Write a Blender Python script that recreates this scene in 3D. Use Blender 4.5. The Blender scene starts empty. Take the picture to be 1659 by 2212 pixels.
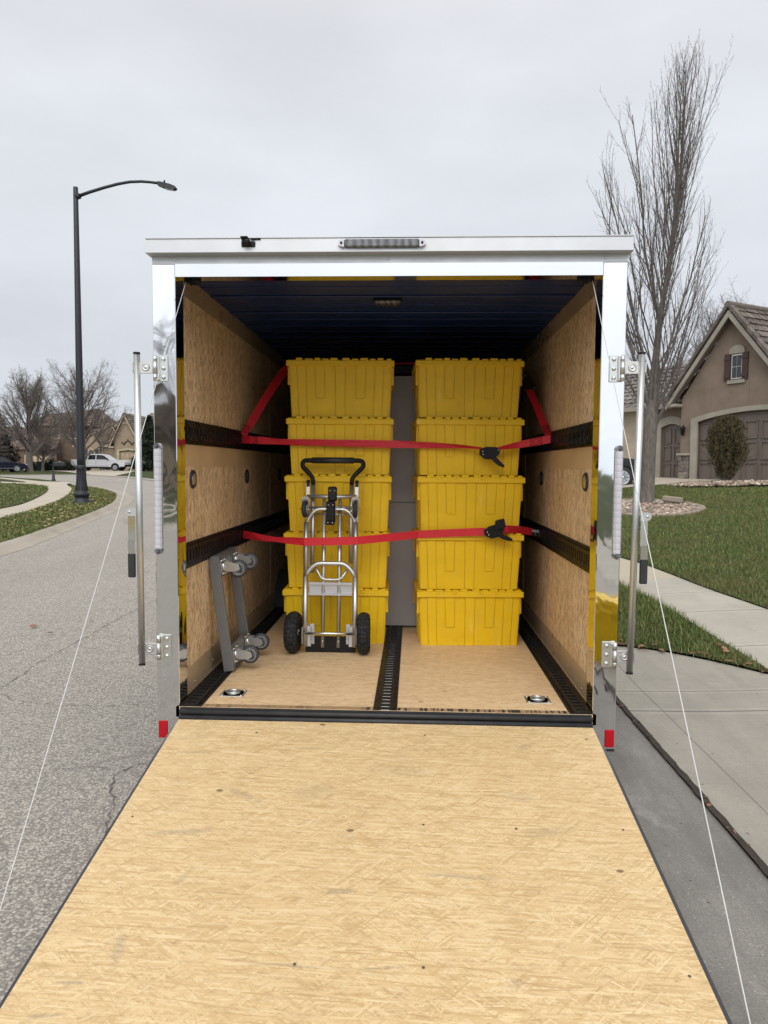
import bpy, bmesh, math, random
import numpy as np
from mathutils import Vector, Matrix
from mathutils.geometry import delaunay_2d_cdt
R = math.radians
SC = bpy.context.scene
COL = SC.collection

# ------------------------------------------------------------------ camera
cam_data = bpy.data.cameras.new('camera'); cam = bpy.data.objects.new('camera', cam_data); COL.objects.link(cam)
SC.camera = cam
yaw, pitch, roll = -0.0406, -0.0628, 0.0065
F = Vector((math.sin(yaw)*math.cos(pitch), math.cos(yaw)*math.cos(pitch), math.sin(pitch)))
Rv = Vector((math.cos(yaw), -math.sin(yaw), 0)); Uv = Rv.cross(F)
R2 = Rv*math.cos(roll)+Uv*math.sin(roll); U2 = -Rv*math.sin(roll)+Uv*math.cos(roll)
CP = Vector((0.1293, -3.2921, 1.1524))
mw = Matrix((R2, U2, -F)).transposed().to_4x4(); mw.translation = CP
cam.matrix_world = mw
cam_data.sensor_fit = 'HORIZONTAL'; cam_data.sensor_width = 36; cam_data.lens = 36*1558.74/1659
cam_data.clip_start = 0.02; cam_data.clip_end = 2000

# ------------------------------------------------------------------ sky + sun (overcast)
W = bpy.data.worlds.new('World'); SC.world = W; W.use_nodes = True
SUN_EL, SUN_AZ = R(45), R(184)      # azimuth clockwise from +Y: behind the camera
nt = W.node_tree; nt.nodes.clear()
def wn(t): return nt.nodes.new(t)
out = wn('ShaderNodeOutputWorld'); bg = wn('ShaderNodeBackground'); sky = wn('ShaderNodeTexSky')
sky.sky_type = 'NISHITA'; sky.sun_disc = False; sky.sun_elevation = SUN_EL; sky.sun_rotation = SUN_AZ
sky.dust_density = 3
tc = wn('ShaderNodeTexCoord'); sep = wn('ShaderNodeSeparateXYZ'); nt.links.new(tc.outputs['Generated'], sep.inputs[0])
rmp = wn('ShaderNodeValToRGB'); nt.links.new(sep.outputs['Z'], rmp.inputs[0])
e = rmp.color_ramp.elements
e[0].position = 0.0; e[0].color = (0.60, 0.645, 0.70, 1)
e[1].position = 1.0; e[1].color = (1.0, 1.0, 1.0, 1)
for p, c in ((0.12, (0.63, 0.66, 0.715)), (0.3, (0.715, 0.745, 0.795)), (0.5, (0.715, 0.73, 0.775)), (0.62, (0.84, 0.85, 0.87))):
    x = e.new(p); x.color = (*c, 1)
mp = wn('ShaderNodeMapping'); mp.inputs['Scale'].default_value = (1.5, 1.5, 4.0); nt.links.new(tc.outputs['Generated'], mp.inputs[0])
nz = wn('ShaderNodeTexNoise'); nz.inputs['Scale'].default_value = 2.2; nz.inputs['Detail'].default_value = 5; nz.inputs['Roughness'].default_value = .5
nt.links.new(mp.outputs[0], nz.inputs[0])
mr = wn('ShaderNodeMapRange'); mr.inputs[1].default_value = .3; mr.inputs[2].default_value = .7; mr.inputs[3].default_value = 9.35; mr.inputs[4].default_value = 10.8
nt.links.new(nz.outputs[0], mr.inputs[0])
vm = wn('ShaderNodeVectorMath'); vm.operation = 'SCALE'; nt.links.new(rmp.outputs[0], vm.inputs[0]); bk = wn('ShaderNodeMapRange'); nt.links.new(sep.outputs['Y'], bk.inputs[0])      # cloud on the sun's side, brightness boosted to light the trailer interior
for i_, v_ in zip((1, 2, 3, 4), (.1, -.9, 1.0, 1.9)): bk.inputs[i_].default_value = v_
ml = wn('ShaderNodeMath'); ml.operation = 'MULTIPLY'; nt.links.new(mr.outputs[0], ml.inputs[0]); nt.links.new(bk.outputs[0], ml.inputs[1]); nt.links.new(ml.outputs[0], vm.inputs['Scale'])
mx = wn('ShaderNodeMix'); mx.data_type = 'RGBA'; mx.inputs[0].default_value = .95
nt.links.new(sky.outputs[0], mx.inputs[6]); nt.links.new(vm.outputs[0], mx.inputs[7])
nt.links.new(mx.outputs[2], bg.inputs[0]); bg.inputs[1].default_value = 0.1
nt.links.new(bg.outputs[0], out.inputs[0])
sl = bpy.data.lights.new('sun', 'SUN'); sl.energy = 1.5; sl.angle = R(50); sl.color = (1, .965, .92)
so = bpy.data.objects.new('sun', sl); COL.objects.link(so)
sd = Vector((math.sin(SUN_AZ)*math.cos(SUN_EL), math.cos(SUN_AZ)*math.cos(SUN_EL), math.sin(SUN_EL)))
so.rotation_euler = (-sd).to_track_quat('-Z', 'Y').to_euler()
SC.view_settings.view_transform = 'Standard'; SC.view_settings.look = 'None'; SC.view_settings.exposure = 0.14; SC.view_settings.gamma = 1.0
SC.cycles.max_bounces = 8; SC.cycles.diffuse_bounces = 4; SC.cycles.glossy_bounces = 5

# ------------------------------------------------------------------ mesh helpers
ORG = {}
def rotz(a): return Matrix.Rotation(a, 3, 'Z')
class MB:
    def __init__(s): s.v = []; s.f = []; s.sm = []
    def add(s, vs, fs, smooth=False):
        o = len(s.v); s.v += [tuple(v) for v in vs]
        for f in fs: s.f.append([i+o for i in f]); s.sm.append(smooth)
        return s
    def box(s, c, d, rot=None, bev=0):
        x, y, z = d[0]/2, d[1]/2, d[2]/2
        b = min(bev, x*.9, y*.9, z*.9)
        c = Vector(c)
        if b <= 0:
            vs = [Vector((i*x, j*y, k*z)) for k in (-1, 1) for j in (-1, 1) for i in (-1, 1)]
            fs = [(0, 2, 3, 1), (4, 5, 7, 6), (0, 1, 5, 4), (2, 6, 7, 3), (0, 4, 6, 2), (1, 3, 7, 5)]
        else:
            vs = []; idx = {}
            for i in (-1, 1):
                for j in (-1, 1):
                    for k in (-1, 1):
                        for a in range(3):
                            p = [i*(x-b), j*(y-b), k*(z-b)]
                            p[a] = (i*x, j*y, k*z)[a]
                            idx[(i, j, k, a)] = len(vs); vs.append(Vector(p))
            fs = []
            for a in range(3):
                o1, o2 = (a+1) % 3, (a+2) % 3
                for sg in (-1, 1):
                    q = []
                    for (m, n) in ((-1, -1), (1, -1), (1, 1), (-1, 1)):
                        t = [0, 0, 0]; t[a] = sg; t[o1] = m; t[o2] = n; q.append(idx[(*t, a)])
                    fs.append(q if sg > 0 else q[::-1])
            for a in range(3):
                o1, o2 = (a+1) % 3, (a+2) % 3
                for m in (-1, 1):
                    for n in (-1, 1):
                        t1 = [0, 0, 0]; t1[o1] = m; t1[o2] = n
                        ta = list(t1); tb = list(t1); ta[a] = -1; tb[a] = 1
                        fs.append([idx[(*ta, o1)], idx[(*tb, o1)], idx[(*tb, o2)], idx[(*ta, o2)]])
            for i in (-1, 1):
                for j in (-1, 1):
                    for k in (-1, 1): fs.append([idx[(i, j, k, a)] for a in range(3)])
        if rot is not None: vs = [rot @ v for v in vs]
        return s.add([c+v for v in vs], fs)
    def tube(s, pts, r, n=8, cap=True, smooth=True, closed=False, squash=None):
        pts = [Vector(p) for p in pts]; m = len(pts)
        rs = r if isinstance(r, (list, tuple)) else [r]*m
        vs = []; up = None
        for i in range(m):
            if closed: t = pts[(i+1) % m]-pts[i-1]
            else: t = pts[min(i+1, m-1)]-pts[max(i-1, 0)]
            if t.length < 1e-9: t = Vector((0, 0, 1))
            t.normalize()
            if up is None:
                up = Vector((0, 0, 1)) if abs(t.z) < .9 else Vector((0, 1, 0))
            a = up-t*up.dot(t)
            if a.length < 1e-6: a = t.orthogonal()
            a.normalize(); b = t.cross(a); up = a
            for k in range(n):
                w = 2*math.pi*k/n
                vs.append(pts[i]+a*(math.cos(w)*rs[i])+b*(math.sin(w)*rs[i]))
        fs = []
        for i in range(m-(0 if closed else 1)):
            j = (i+1) % m
            for k in range(n):
                l = (k+1) % n; fs.append((i*n+k, j*n+k, j*n+l, i*n+l))
        s.add(vs, fs, smooth)
        if cap and not closed:
            o = len(s.v)-m*n
            s.f.append([o+k for k in range(n)]); s.sm.append(False)
            s.f.append([o+(m-1)*n+k for k in range(n)][::-1]); s.sm.append(False)
        return s
    def lathe(s, prof, n=24, c=(0, 0, 0), axis=(0, 0, 1), smooth=True):
        ax = Vector(axis).normalized(); a = ax.orthogonal().normalized(); b = ax.cross(a); c = Vector(c)
        vs = [c+ax*h+(a*math.cos(2*math.pi*k/n)+b*math.sin(2*math.pi*k/n))*r for r, h in prof for k in range(n)]
        fs = []
        for i in range(len(prof)-1):
            for k in range(n):
                l = (k+1) % n; fs.append((i*n+k, i*n+l, (i+1)*n+l, (i+1)*n+k))
        s.add(vs, fs, smooth)
        o = len(s.v)-len(vs)
        if prof[0][0] > 1e-5: s.f.append([o+k for k in range(n)][::-1]); s.sm.append(False)
        if prof[-1][0] > 1e-5: s.f.append([o+(len(prof)-1)*n+k for k in range(n)]); s.sm.append(False)
        return s
    def prism(s, poly, org, ex, ey, depth):
        """2D polygon in the plane org+ex*x+ey*y, thickened along vector depth"""
        org = Vector(org); ex = Vector(ex); ey = Vector(ey); depth = Vector(depth); n = len(poly)
        a = [org+ex*p[0]+ey*p[1] for p in poly]; b = [p+depth for p in a]
        fs = [list(range(n)), list(range(2*n-1, n-1, -1))]
        fs += [(i, n+i, n+(i+1) % n, (i+1) % n) for i in range(n)]
        return s.add(a+b, fs)
    def hexa(s, p8):
        return s.add(p8, [(0, 3, 2, 1), (4, 5, 6, 7), (0, 1, 5, 4), (1, 2, 6, 5), (2, 3, 7, 6), (3, 0, 4, 7)])
    def band(s, pts, wd, th=.003):
        """flat strap: pts, per-point half-width vectors"""
        pts = [Vector(p) for p in pts]; wd = [Vector(w) for w in (wd if isinstance(wd, list) else [wd]*len(pts))]
        vs = []
        for i, p in enumerate(pts):
            t = pts[min(i+1, len(pts)-1)]-pts[max(i-1, 0)]; nn = t.cross(wd[i])
            nn = nn.normalized()*th/2 if nn.length > 1e-9 else Vector((0, th/2, 0))
            vs += [p-wd[i]-nn, p+wd[i]-nn, p+wd[i]+nn, p-wd[i]+nn]
        fs = []
        for i in range(len(pts)-1):
            for k in range(4):
                l = (k+1) % 4; fs.append((i*4+k, i*4+l, i*4+4+l, i*4+4+k))
        fs += [(3, 2, 1, 0), tuple(len(vs)-4+k for k in range(4))]
        return s.add(vs, fs)
    def pieces(s, gap=.0015):
        """split into separate pieces: connected faces, joined when their boxes touch"""
        par = list(range(len(s.v)))
        def fd(a):
            while par[a] != a: par[a] = par[par[a]]; a = par[a]
            return a
        for f in s.f:
            for i in f[1:]: par[fd(i)] = fd(f[0])
        isl = {}
        for k, f in enumerate(s.f): isl.setdefault(fd(f[0]), []).append(k)
        A = np.array(s.v); L = list(isl.values()); B = []
        for l in L:
            c = A[sorted({i for k in l for i in s.f[k]})]; B.append((c.min(0)-gap, c.max(0)+gap))
        gp = list(range(len(L)))
        def fg(a):
            while gp[a] != a: a = gp[a]
            return a
        for i in range(len(L)):
            for j in range(i):
                if (B[i][0] <= B[j][1]).all() and (B[j][0] <= B[i][1]).all(): gp[fg(i)] = fg(j)
        out_ = {}
        for i, l in enumerate(L): out_.setdefault(fg(i), []).extend(l)
        r = []
        for l in out_.values():
            m = MB(); ids = sorted({i for k in l for i in s.f[k]}); mp_ = {a: b for b, a in enumerate(ids)}
            m.v = [s.v[i] for i in ids]; m.f = [[mp_[i] for i in s.f[k]] for k in l]; m.sm = [s.sm[k] for k in l]; r.append(m)
        return r
    def each(s, name, mat, parent, gap=.0015, **kw):
        r = [m.build(name, mat, parent, **kw) for m in s.pieces(gap)]; return r[0]
    def build(s, name, mat, parent=None, local=False, normals=True):
        me = bpy.data.meshes.new(name)
        vs = s.v
        og = Vector((0, 0, 0))
        if parent is not None:
            og = ORG.get(parent.name, Vector((0, 0, 0)))
            if not local and og.length > 0: vs = [(v[0]-og.x, v[1]-og.y, v[2]-og.z) for v in vs]
        me.from_pydata(vs, [], s.f); me.polygons.foreach_set('use_smooth', s.sm)
        if normals:
            bm = bmesh.new(); bm.from_mesh(me); bmesh.ops.recalc_face_normals(bm, faces=bm.faces); bm.to_mesh(me); bm.free()
        me.update()
        if mat is not None: me.materials.append(mat)
        o = bpy.data.objects.new(name, me); COL.objects.link(o)
        if parent is not None: o.parent = parent
        ORG[o.name] = og
        return o
def tag(o, label, cat, group=None):
    o['label'] = label; o['category'] = cat
    if group: o['group'] = group
    return o
def thing(name, loc, label, cat, group=None):
    o = bpy.data.objects.new(name, None); COL.objects.link(o); o.location = loc; o.empty_display_size = .2
    ORG[o.name] = Vector(loc); return tag(o, label, cat, group)
def structure(o): o['kind'] = 'structure'; return o
def stuff(o): o['kind'] = 'stuff'; return o
def copy_tree(o, parent=None):
    c = o.copy(); COL.objects.link(c)
    if parent is not None: c.parent = parent
    for ch in list(o.children): copy_tree(ch, c)
    return c

# ------------------------------------------------------------------ material helpers
class G:
    def __init__(s, name):
        s.m = bpy.data.materials.new(name); s.m.use_nodes = True; s.t = s.m.node_tree; s.b = s.t.nodes['Principled BSDF']
    def n(s, t, **kw):
        o = s.t.nodes.new(t)
        for k, v in kw.items(): setattr(o, k, v)
        return o
    def put(s, sock, v):
        if isinstance(v, bpy.types.NodeSocket): s.t.links.new(v, sock)
        elif v is not None:
            if sock.type == 'RGBA' and len(v) == 3: v = (*v, 1)
            sock.default_value = v
    def obj(s): return s.n('ShaderNodeTexCoord').outputs['Object']
    def pos(s): return s.n('ShaderNodeNewGeometry').outputs['Position']
    def island(s): return s.n('ShaderNodeNewGeometry').outputs['Random Per Island']
    def orand(s): return s.n('ShaderNodeObjectInfo').outputs['Random']
    def map(s, v, scale=(1, 1, 1), rot=(0, 0, 0), loc=(0, 0, 0)):
        o = s.n('ShaderNodeMapping'); s.put(o.inputs[0], v); o.inputs['Scale'].default_value = scale
        o.inputs['Rotation'].default_value = rot; o.inputs['Location'].default_value = loc; return o.outputs[0]
    def xyz(s, v):
        o = s.n('ShaderNodeSeparateXYZ'); s.put(o.inputs[0], v); return o.outputs
    def comb(s, x, y, z=0.0):
        o = s.n('ShaderNodeCombineXYZ'); s.put(o.inputs[0], x); s.put(o.inputs[1], y); s.put(o.inputs[2], z); return o.outputs[0]
    def noise(s, v, scale, detail=3, rough=.5, dist=0, color=False):
        o = s.n('ShaderNodeTexNoise'); s.put(o.inputs['Vector'], v); s.put(o.inputs['Scale'], scale)
        o.inputs['Detail'].default_value = detail; o.inputs['Roughness'].default_value = rough; o.inputs['Distortion'].default_value = dist
        return o.outputs[1 if color else 0]
    def vor(s, v, scale, feature='F1', rnd=1.0, dim='3D'):
        o = s.n('ShaderNodeTexVoronoi', feature=feature, voronoi_dimensions=dim); s.put(o.inputs['Vector'], v); s.put(o.inputs['Scale'], scale)
        o.inputs['Randomness'].default_value = rnd; return o.outputs
    def ramp(s, f, stops, interp='LINEAR'):
        o = s.n('ShaderNodeValToRGB'); s.put(o.inputs[0], f); o.color_ramp.interpolation = interp
        el = o.color_ramp.elements
        while len(el) < len(stops): el.new(.5)
        for q, (p, c) in zip(el, stops):
            q.position = p; q.color = (c, c, c, 1) if not hasattr(c, '__len__') else (*c, 1)
        return o.outputs[0]
    def mix(s, f, a, b, mode='MIX'):
        o = s.n('ShaderNodeMix', data_type='RGBA', blend_type=mode); s.put(o.inputs[0], f); s.put(o.inputs[6], a); s.put(o.inputs[7], b); return o.outputs[2]
    def math(s, op, a, b=None, c=None):
        o = s.n('ShaderNodeMath', operation=op); s.put(o.inputs[0], a); s.put(o.inputs[1], b); s.put(o.inputs[2], c); return o.outputs[0]
    def addv(s, a, b, k=1.0):
        o = s.n('ShaderNodeVectorMath', operation='MULTIPLY_ADD'); s.put(o.inputs[0], b); o.inputs[1].default_value = (k, k, k); s.put(o.inputs[2], a); return o.outputs[0]
    def bump(s, h, strength=.3, dist=.01):
        o = s.n('ShaderNodeBump'); s.put(o.inputs['Height'], h); o.inputs['Strength'].default_value = strength; o.inputs['Distance'].default_value = dist
        s.put(s.b.inputs['Normal'], o.outputs[0])
    def done(s, col=None, rough=None, metal=None, spec=None, **kw):
        s.put(s.b.inputs['Base Color'], col); s.put(s.b.inputs['Roughness'], rough); s.put(s.b.inputs['Metallic'], metal)
        s.put(s.b.inputs['Specular IOR Level'], spec)
        for k, v in kw.items(): s.put(s.b.inputs[k.replace('_', ' ')], v)
        return s.m
def plain(name, col, rough=.5, metal=0.0, var=.12, scale=8, bumps=0.0, spec=.5):
    g = G(name); o = g.obj(); f = g.noise(o, scale, 4, .6)
    a = tuple(c*(1-var) for c in col); b = tuple(min(1, c*(1+var)) for c in col)
    c = g.ramp(f, [(.3, a), (.7, b)])
    r = g.ramp(g.noise(o, scale*2.3, 3), [(.3, max(0, rough-.07)), (.7, min(1, rough+.07))])
    if bumps: g.bump(g.noise(o, scale*12, 3), .4, bumps)
    return g.done(c, r, metal, spec)

MT = {}
def osb_mat(name, pal, u, v, grey=True, flake=1.0, contrast=1.0, marks=(), knots=.8, dark=.0):
    """oriented-strand board; u runs along the strands, v across (indices of object axes)"""
    g = G(name); o = g.obj(); c = g.xyz(o)
    base = g.comb(c[u], c[v], 0.0)
    wob = g.noise(base, 4.0, 4, .6, 0, True)
    base = g.addv(base, wob, .014)
    def strands(ang, al, ac, off):
        q = g.map(base, (1, 1, 1), (0, 0, ang), (off, off*1.7, 0)); q = g.map(q, (al*flake*.55, ac*flake, 1))
        vo = g.vor(q, 1.0, 'F1', 1.0, '2D'); s3 = g.n('ShaderNodeSeparateColor'); g.put(s3.inputs[0], vo['Color'])
        gr = g.noise(g.map(q, (.22, 2.6, 1)), 2.0, 4, .72)
        return s3.outputs[0], g.math('ADD', g.math('MULTIPLY', s3.outputs[1], .42), g.math('MULTIPLY', g.math('SUBTRACT', gr, .26), 1.15)), g.math('LESS_THAN', vo['Distance'], .62)
    r0, val, d0 = strands(.03, 9, 105, 0)
    for i, (ang, al, ac, thr) in enumerate(((-.18, 11, 110, .5), (.32, 13, 118, .52), (-.46, 15, 125, .58), (.12, 10, 95, .5), (.95, 17, 130, .74), (-1.15, 17, 130, .78), (-.08, 10, 105, .55), (.62, 15, 125, .68), (-.75, 15, 120, .74), (.05, 11, 110, .62))):
        r_, nv, dd = strands(ang, al, ac, 3.1*(i+1))
        m = g.math('MULTIPLY', g.math('GREATER_THAN', r_, thr), dd)
        mixn = g.n('ShaderNodeMix', data_type='FLOAT'); g.put(mixn.inputs[0], m); g.put(mixn.inputs[2], val); g.put(mixn.inputs[3], nv); val = mixn.outputs[0]
    if contrast != 1.0: val = g.math('ADD', g.math('MULTIPLY', g.math('SUBTRACT', val, .46), contrast), .46)
    col = g.ramp(val, [(0.05, pal[0]), (.28, pal[1]), (.55, pal[2]), (.9, pal[3])])
    col = g.mix(g.ramp(g.noise(base, 1.7, 5, .6), [(.38, .0), (.75, .3)]), col, pal[1])
    gl = g.noise(g.map(base, (7, 210, 1), (0, 0, .03)), 1.0, 5, .7)
    col = g.mix(g.ramp(gl, [(.30, .6), (.42, 0.0)]), col, pal[0])
    # thin dark splits and a few knots
    sp = g.noise(g.map(base, (9, 130, 1), (0, 0, -.25)), 1.0, 4, .7); sp2 = g.noise(base, 7, 3, .6)
    col = g.mix(g.math('MULTIPLY', g.ramp(sp, [(.66, 0), (.69, .75)]), g.ramp(sp2, [(.52, 0), (.6, 1)])), col, tuple(x*.42 for x in pal[0]))
    kn = g.vor(g.map(base, (3.2, 5, 1), (0, 0, .4)), 1.0, 'F1', 1.0, '2D'); ks = g.n('ShaderNodeSeparateColor'); g.put(ks.inputs[0], kn['Color']); kd = g.math('ADD', g.math('ADD', kn['Distance'], g.math('MULTIPLY', g.noise(base, 60, 3, .7), .05)), g.math('LESS_THAN', ks.outputs[0], knots))
    col = g.mix(g.ramp(kd, [(.055, .8), (.075, 0)]), col, tuple(x*.35 for x in pal[0]))
    if dark:
        for (an, sc_, th_) in ((.1, (16, 110, 1), .80), (-.5, (22, 120, 1), .86), (.6, (24, 130, 1), .88)):
            dv = g.vor(g.map(g.map(base, (1, 1, 1), (0, 0, an)), sc_), 1.0, 'F1', 1.0, '2D'); ds = g.n('ShaderNodeSeparateColor'); g.put(ds.inputs[0], dv['Color'])
            col = g.mix(g.math('MULTIPLY', g.math('MULTIPLY', g.math('GREATER_THAN', ds.outputs[0], th_), g.math('LESS_THAN', dv['Distance'], .45)), dark), col, tuple(x*.75 for x in pal[0]))
    if grey:
        sm = g.noise(g.map(base, (2.6, 6, 1), (0, 0, .25)), 1.6, 6, .68)
        col = g.mix(g.ramp(sm, [(.63, 0), (.73, .38)]), col, (.27, .235, .19))
    for (mx_, my_, lx_, ly_, an, k) in marks:      # tyre scuffs and grey smears
        dx = g.math('SUBTRACT', c[u], mx_); dy = g.math('SUBTRACT', c[v], my_); ca, sa = math.cos(an), math.sin(an)
        p = g.math('DIVIDE', g.math('ADD', g.math('MULTIPLY', dx, ca), g.math('MULTIPLY', dy, sa)), lx_); q = g.math('DIVIDE', g.math('SUBTRACT', g.math('MULTIPLY', dy, ca), g.math('MULTIPLY', dx, sa)), ly_)
        d = g.math('ADD', g.math('SQRT', g.math('ADD', g.math('MULTIPLY', p, p), g.math('MULTIPLY', q, q))), g.math('MULTIPLY', g.math('SUBTRACT', g.noise(base, 28, 5, .75), .5), 1.5))
        col = g.mix(g.ramp(d, [(.4, k*.62), (1.1, 0)]), col, (.20, .18, .155))
    g.bump(val, .25, .0012)
    return g.done(col, g.ramp(val, [(0, .5), (1, .62)]), 0, .35)
PAL = [(.32, .18, .075), (.50, .345, .165), (.62, .455, .24), (.75, .605, .385)]
MK = ((-.70, -.80-2.4, .15, .018, .12, .5), (-.62, -1.02-2.4, .05, .016, 1.2, .4), (-.52, -.58-2.4, .12, .02, -.5, .4), (-.80, -.30-2.4, .09, .012, .05, .5), (-.84, -.18-2.4, .1, .03, .3, .25), (-.72, -1.30-2.4, .022, .075, .15, .45), (-.80, -1.42-2.4, .05, .008, 0, .6), (-.83, -1.52-2.4, .06, .008, .1, .6),
      (.30, -.98-2.4, .13, .010, -.08, .6), (-.10, -1.06-2.4, .07, .014, .1, .6), (.36, -1.55-2.4, .045, .012, -.3, .65), (.62, -.2-2.4, .05, .03, .4, .35), (.54, -.55-2.4, .08, .04, -.4, .25), (.62, -.75-2.4, .1, .03, .2, .3), (-.25, -.55-2.4, .1, .07, .2, .2), (.1, -.4-2.4, .16, .05, 0, .18), (-.22, -1.34-2.4, .2, .008, -.05, .35), (.05, -1.34-2.4, .1, .007, .12, .4), (-.3, -.25-2.4, .09, .007, 0, .4), (-.15, -1.68-2.4, .05, .02, .5, .6), (-.33, -1.66-2.4, .12, .006, .2, .6))
MT['osb_ramp'] = osb_mat('osb_ramp', PAL, 0, 1, True, 1.5, 1.05, MK, .90, .15)
MT['osb_flap'] = osb_mat('osb_flap', PAL, 0, 1, True, 1.0, 1.0)
MT['osb_wall'] = osb_mat('osb_wall', [(.26, .14, .06), (.59, .39, .205), (.80, .59, .355), (.88, .71, .48)], 2, 1, False, .95, 1.3, (), .91, .5)
MT['osb_floor'] = osb_mat('osb_floor', [(.45, .30, .16), (.60, .42, .235), (.68, .49, .285), (.76, .58, .37)], 0, 1, True, 1.1, 1.3, (), .93, .3)
MT['ply'] = plain('plywood_band', (.60, .415, .225), .45, 0, .1, 3)
MT['tan_metal'] = plain('tan_reflection_metal', (.58, .43, .265), .32, .35, .06, 2)  # tan colour paints in the brown boards reflected by bare aluminium
def brushed(name, col, rough, wave=0.0, wscale=4.0, smudge=.12):
    g = G(name); o = g.obj()
    sm = g.noise(o, 5, 5, .65)
    r = g.ramp(sm, [(.35, rough), (.8, rough+smudge)])
    if wave:
        h = g.math('ADD', g.noise(g.map(o, (1, 1, .55)), wscale, 2, .45, .6), g.math('MULTIPLY', g.noise(g.map(o, (1, 1, .6)), wscale*3.1, 1, .5, 1.2), .22))
        g.bump(h, 1.0, wave)
    c = g.mix(g.ramp(sm, [(.5, 0), (.8, .25)]), col, tuple(x*.85 for x in col))
    return g.done(c, r, 1.0)
MT['mirror'] = brushed('polished_aluminium', (.70, .71, .715), .03, .0055, 3.0, .05)
MT['mirror_flat'] = brushed('polished_aluminium_flat', (.64, .65, .665), .07, .001, 3, .06)
MT['alu'] = plain('mill_aluminium', (.50, .51, .52), .40, .55, .05, 4)
MT['alu_tube'] = brushed('satin_aluminium', (.56, .56, .55), .42, 0, 4, .12)
MT['zinc'] = brushed('zinc_plated', (.60, .61, .59), .30, .0006, 14, .15)
MT['zinc_bar'] = brushed('zinc_bar', (.12, .12, .105), .25, 0, 4, .12)
def zincgold():
    g = G('zinc_yellowed'); o = g.obj()
    f = g.noise(g.map(o, (2, 2, 3)), 1.5, 2)
    return g.done(g.ramp(f, [(.42, (.66, .67, .66)), (.6, (.70, .58, .34))]), .25, 1.0)
MT['zinc_gold'] = zincgold()
MT['black_rub'] = plain('black_rubber', (.018, .018, .02), .55, 0, .3, 12, .001)
MT['black_steel'] = plain('black_coated_steel', (.010, .010, .011), .42, 0, .3, 10, 0, .22)
MT['black_plastic'] = plain('black_plastic', (.008, .008, .009), .5, 0, .2, 8, 0, .2)
MT['tyre'] = plain('tyre_rubber', (.022, .022, .023), .75, 0, .25, 30, .002)
MT['rim_grey'] = plain('grey_hub', (.30, .31, .31), .4, 0, .1)
MT['dolly_grey'] = plain('hammered_grey', (.14, .14, .138), .42, .15, .08, 30, .0006)
MT['caster_grey'] = plain('grey_wheel', (.27, .28, .28), .45, 0, .08)
MT['red_strap'] = plain('red_webbing', (.55, .012, .022), .62, 0, .1, 40, .0008)
MT['stitch'] = plain('black_stitching', (.10, .008, .01), .8)
MT['red_refl'] = plain('red_reflector', (.42, .0, .008), .2, 0, .05, 60)
MT['white_wire'] = plain('white_coated_cable', (.50, .51, .49), .4, 0, .06)
MT['navy'] = plain('navy_ceiling', (.008, .030, .125), .42, 0, .2, 4)
MT['cabinet'] = plain('grey_cabinet', (.34, .32, .315), .5, 0, .06, 3)
MT['dark'] = plain('dark_void', (.01, .01, .01), .8)
MT['white_paint'] = plain('white_paint', (.74, .75, .77), .22, 0, .03, 3)
MT['glass_dark'] = plain('dark_glass', (.012, .014, .017), .06, 0, .2)
MT['navy_car'] = plain('navy_paint', (.005, .008, .024), .15, 0, .1)
MT['black_car'] = plain('black_paint', (.006, .006, .007), .14, 0, .1)
MT['chrome'] = plain('chrome_rim', (.62, .63, .65), .2, .9, .05)
MT['red_lamp'] = plain('red_lamp', (.5, .01, .01), .2)
MT['lamp_amber'] = plain('headlamp', (.7, .6, .45), .15)
def lens():
    g = G('clear_lens'); o = g.obj(); c = g.xyz(o)
    fr = g.math('FRACT', g.math('MULTIPLY', c[2], 34.0)); w2 = g.noise(o, 120, 3)
    g.bump(g.math('ADD', g.math('MULTIPLY', fr, .5), g.math('MULTIPLY', w2, .3)), .25, .001)
    col = g.ramp(fr, [(.0, (.36, .35, .39)), (.10, (.52, .51, .56)), (.9, (.60, .59, .63)), (1, (.42, .41, .45))])
    return g.done(g.mix(g.ramp(w2, [(.35, .3), (.6, 0)]), col, (.40, .39, .42)), .2, .15)
MT['lens'] = lens()
def lensdark():
    g = G('smoked_lens'); o = g.obj()
    w = g.n('ShaderNodeTexWave', wave_type='BANDS', bands_direction='X'); g.put(w.inputs[0], o); w.inputs['Scale'].default_value = 9; w.inputs['Distortion'].default_value = 3
    f = g.math('ADD', g.math('MULTIPLY', w.outputs[1], .5), g.math('MULTIPLY', g.noise(o, 60, 3), .6))
    g.bump(f, .5, .002)
    return g.done(g.ramp(f, [(.2, (.06, .06, .065)), (.9, (.19, .195, .205))]), .15, .3)
MT['lens_dark'] = lensdark()
def tote_mat():
    g = G('yellow_tote_plastic'); o = g.obj(); r = g.orand()
    p = g.pos()
    f = g.noise(g.map(p, (2, 2, 5)), 2.2, 5, .6)
    c = g.ramp(f, [(.3, (.70, .44, .003)), (.7, (.77, .495, .005))])
    sc = g.noise(g.map(p, (7, 7, 2.2)), 3.0, 6, .72)
    c = g.mix(g.ramp(sc, [(.54, 0), (.74, .42)]), c, (.56, .40, .07))
    du = g.noise(g.map(p, (30, 30, 3)), 1.0, 4, .7); c = g.mix(g.ramp(du, [(.62, 0), (.7, .3)]), c, (.80, .62, .22))
    g.bump(g.noise(o, 260, 2), .12, .001)
    return g.done(c, g.ramp(sc, [(.3, .42), (.7, .55)]), 0, .35)
MT['tote'] = tote_mat()

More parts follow.
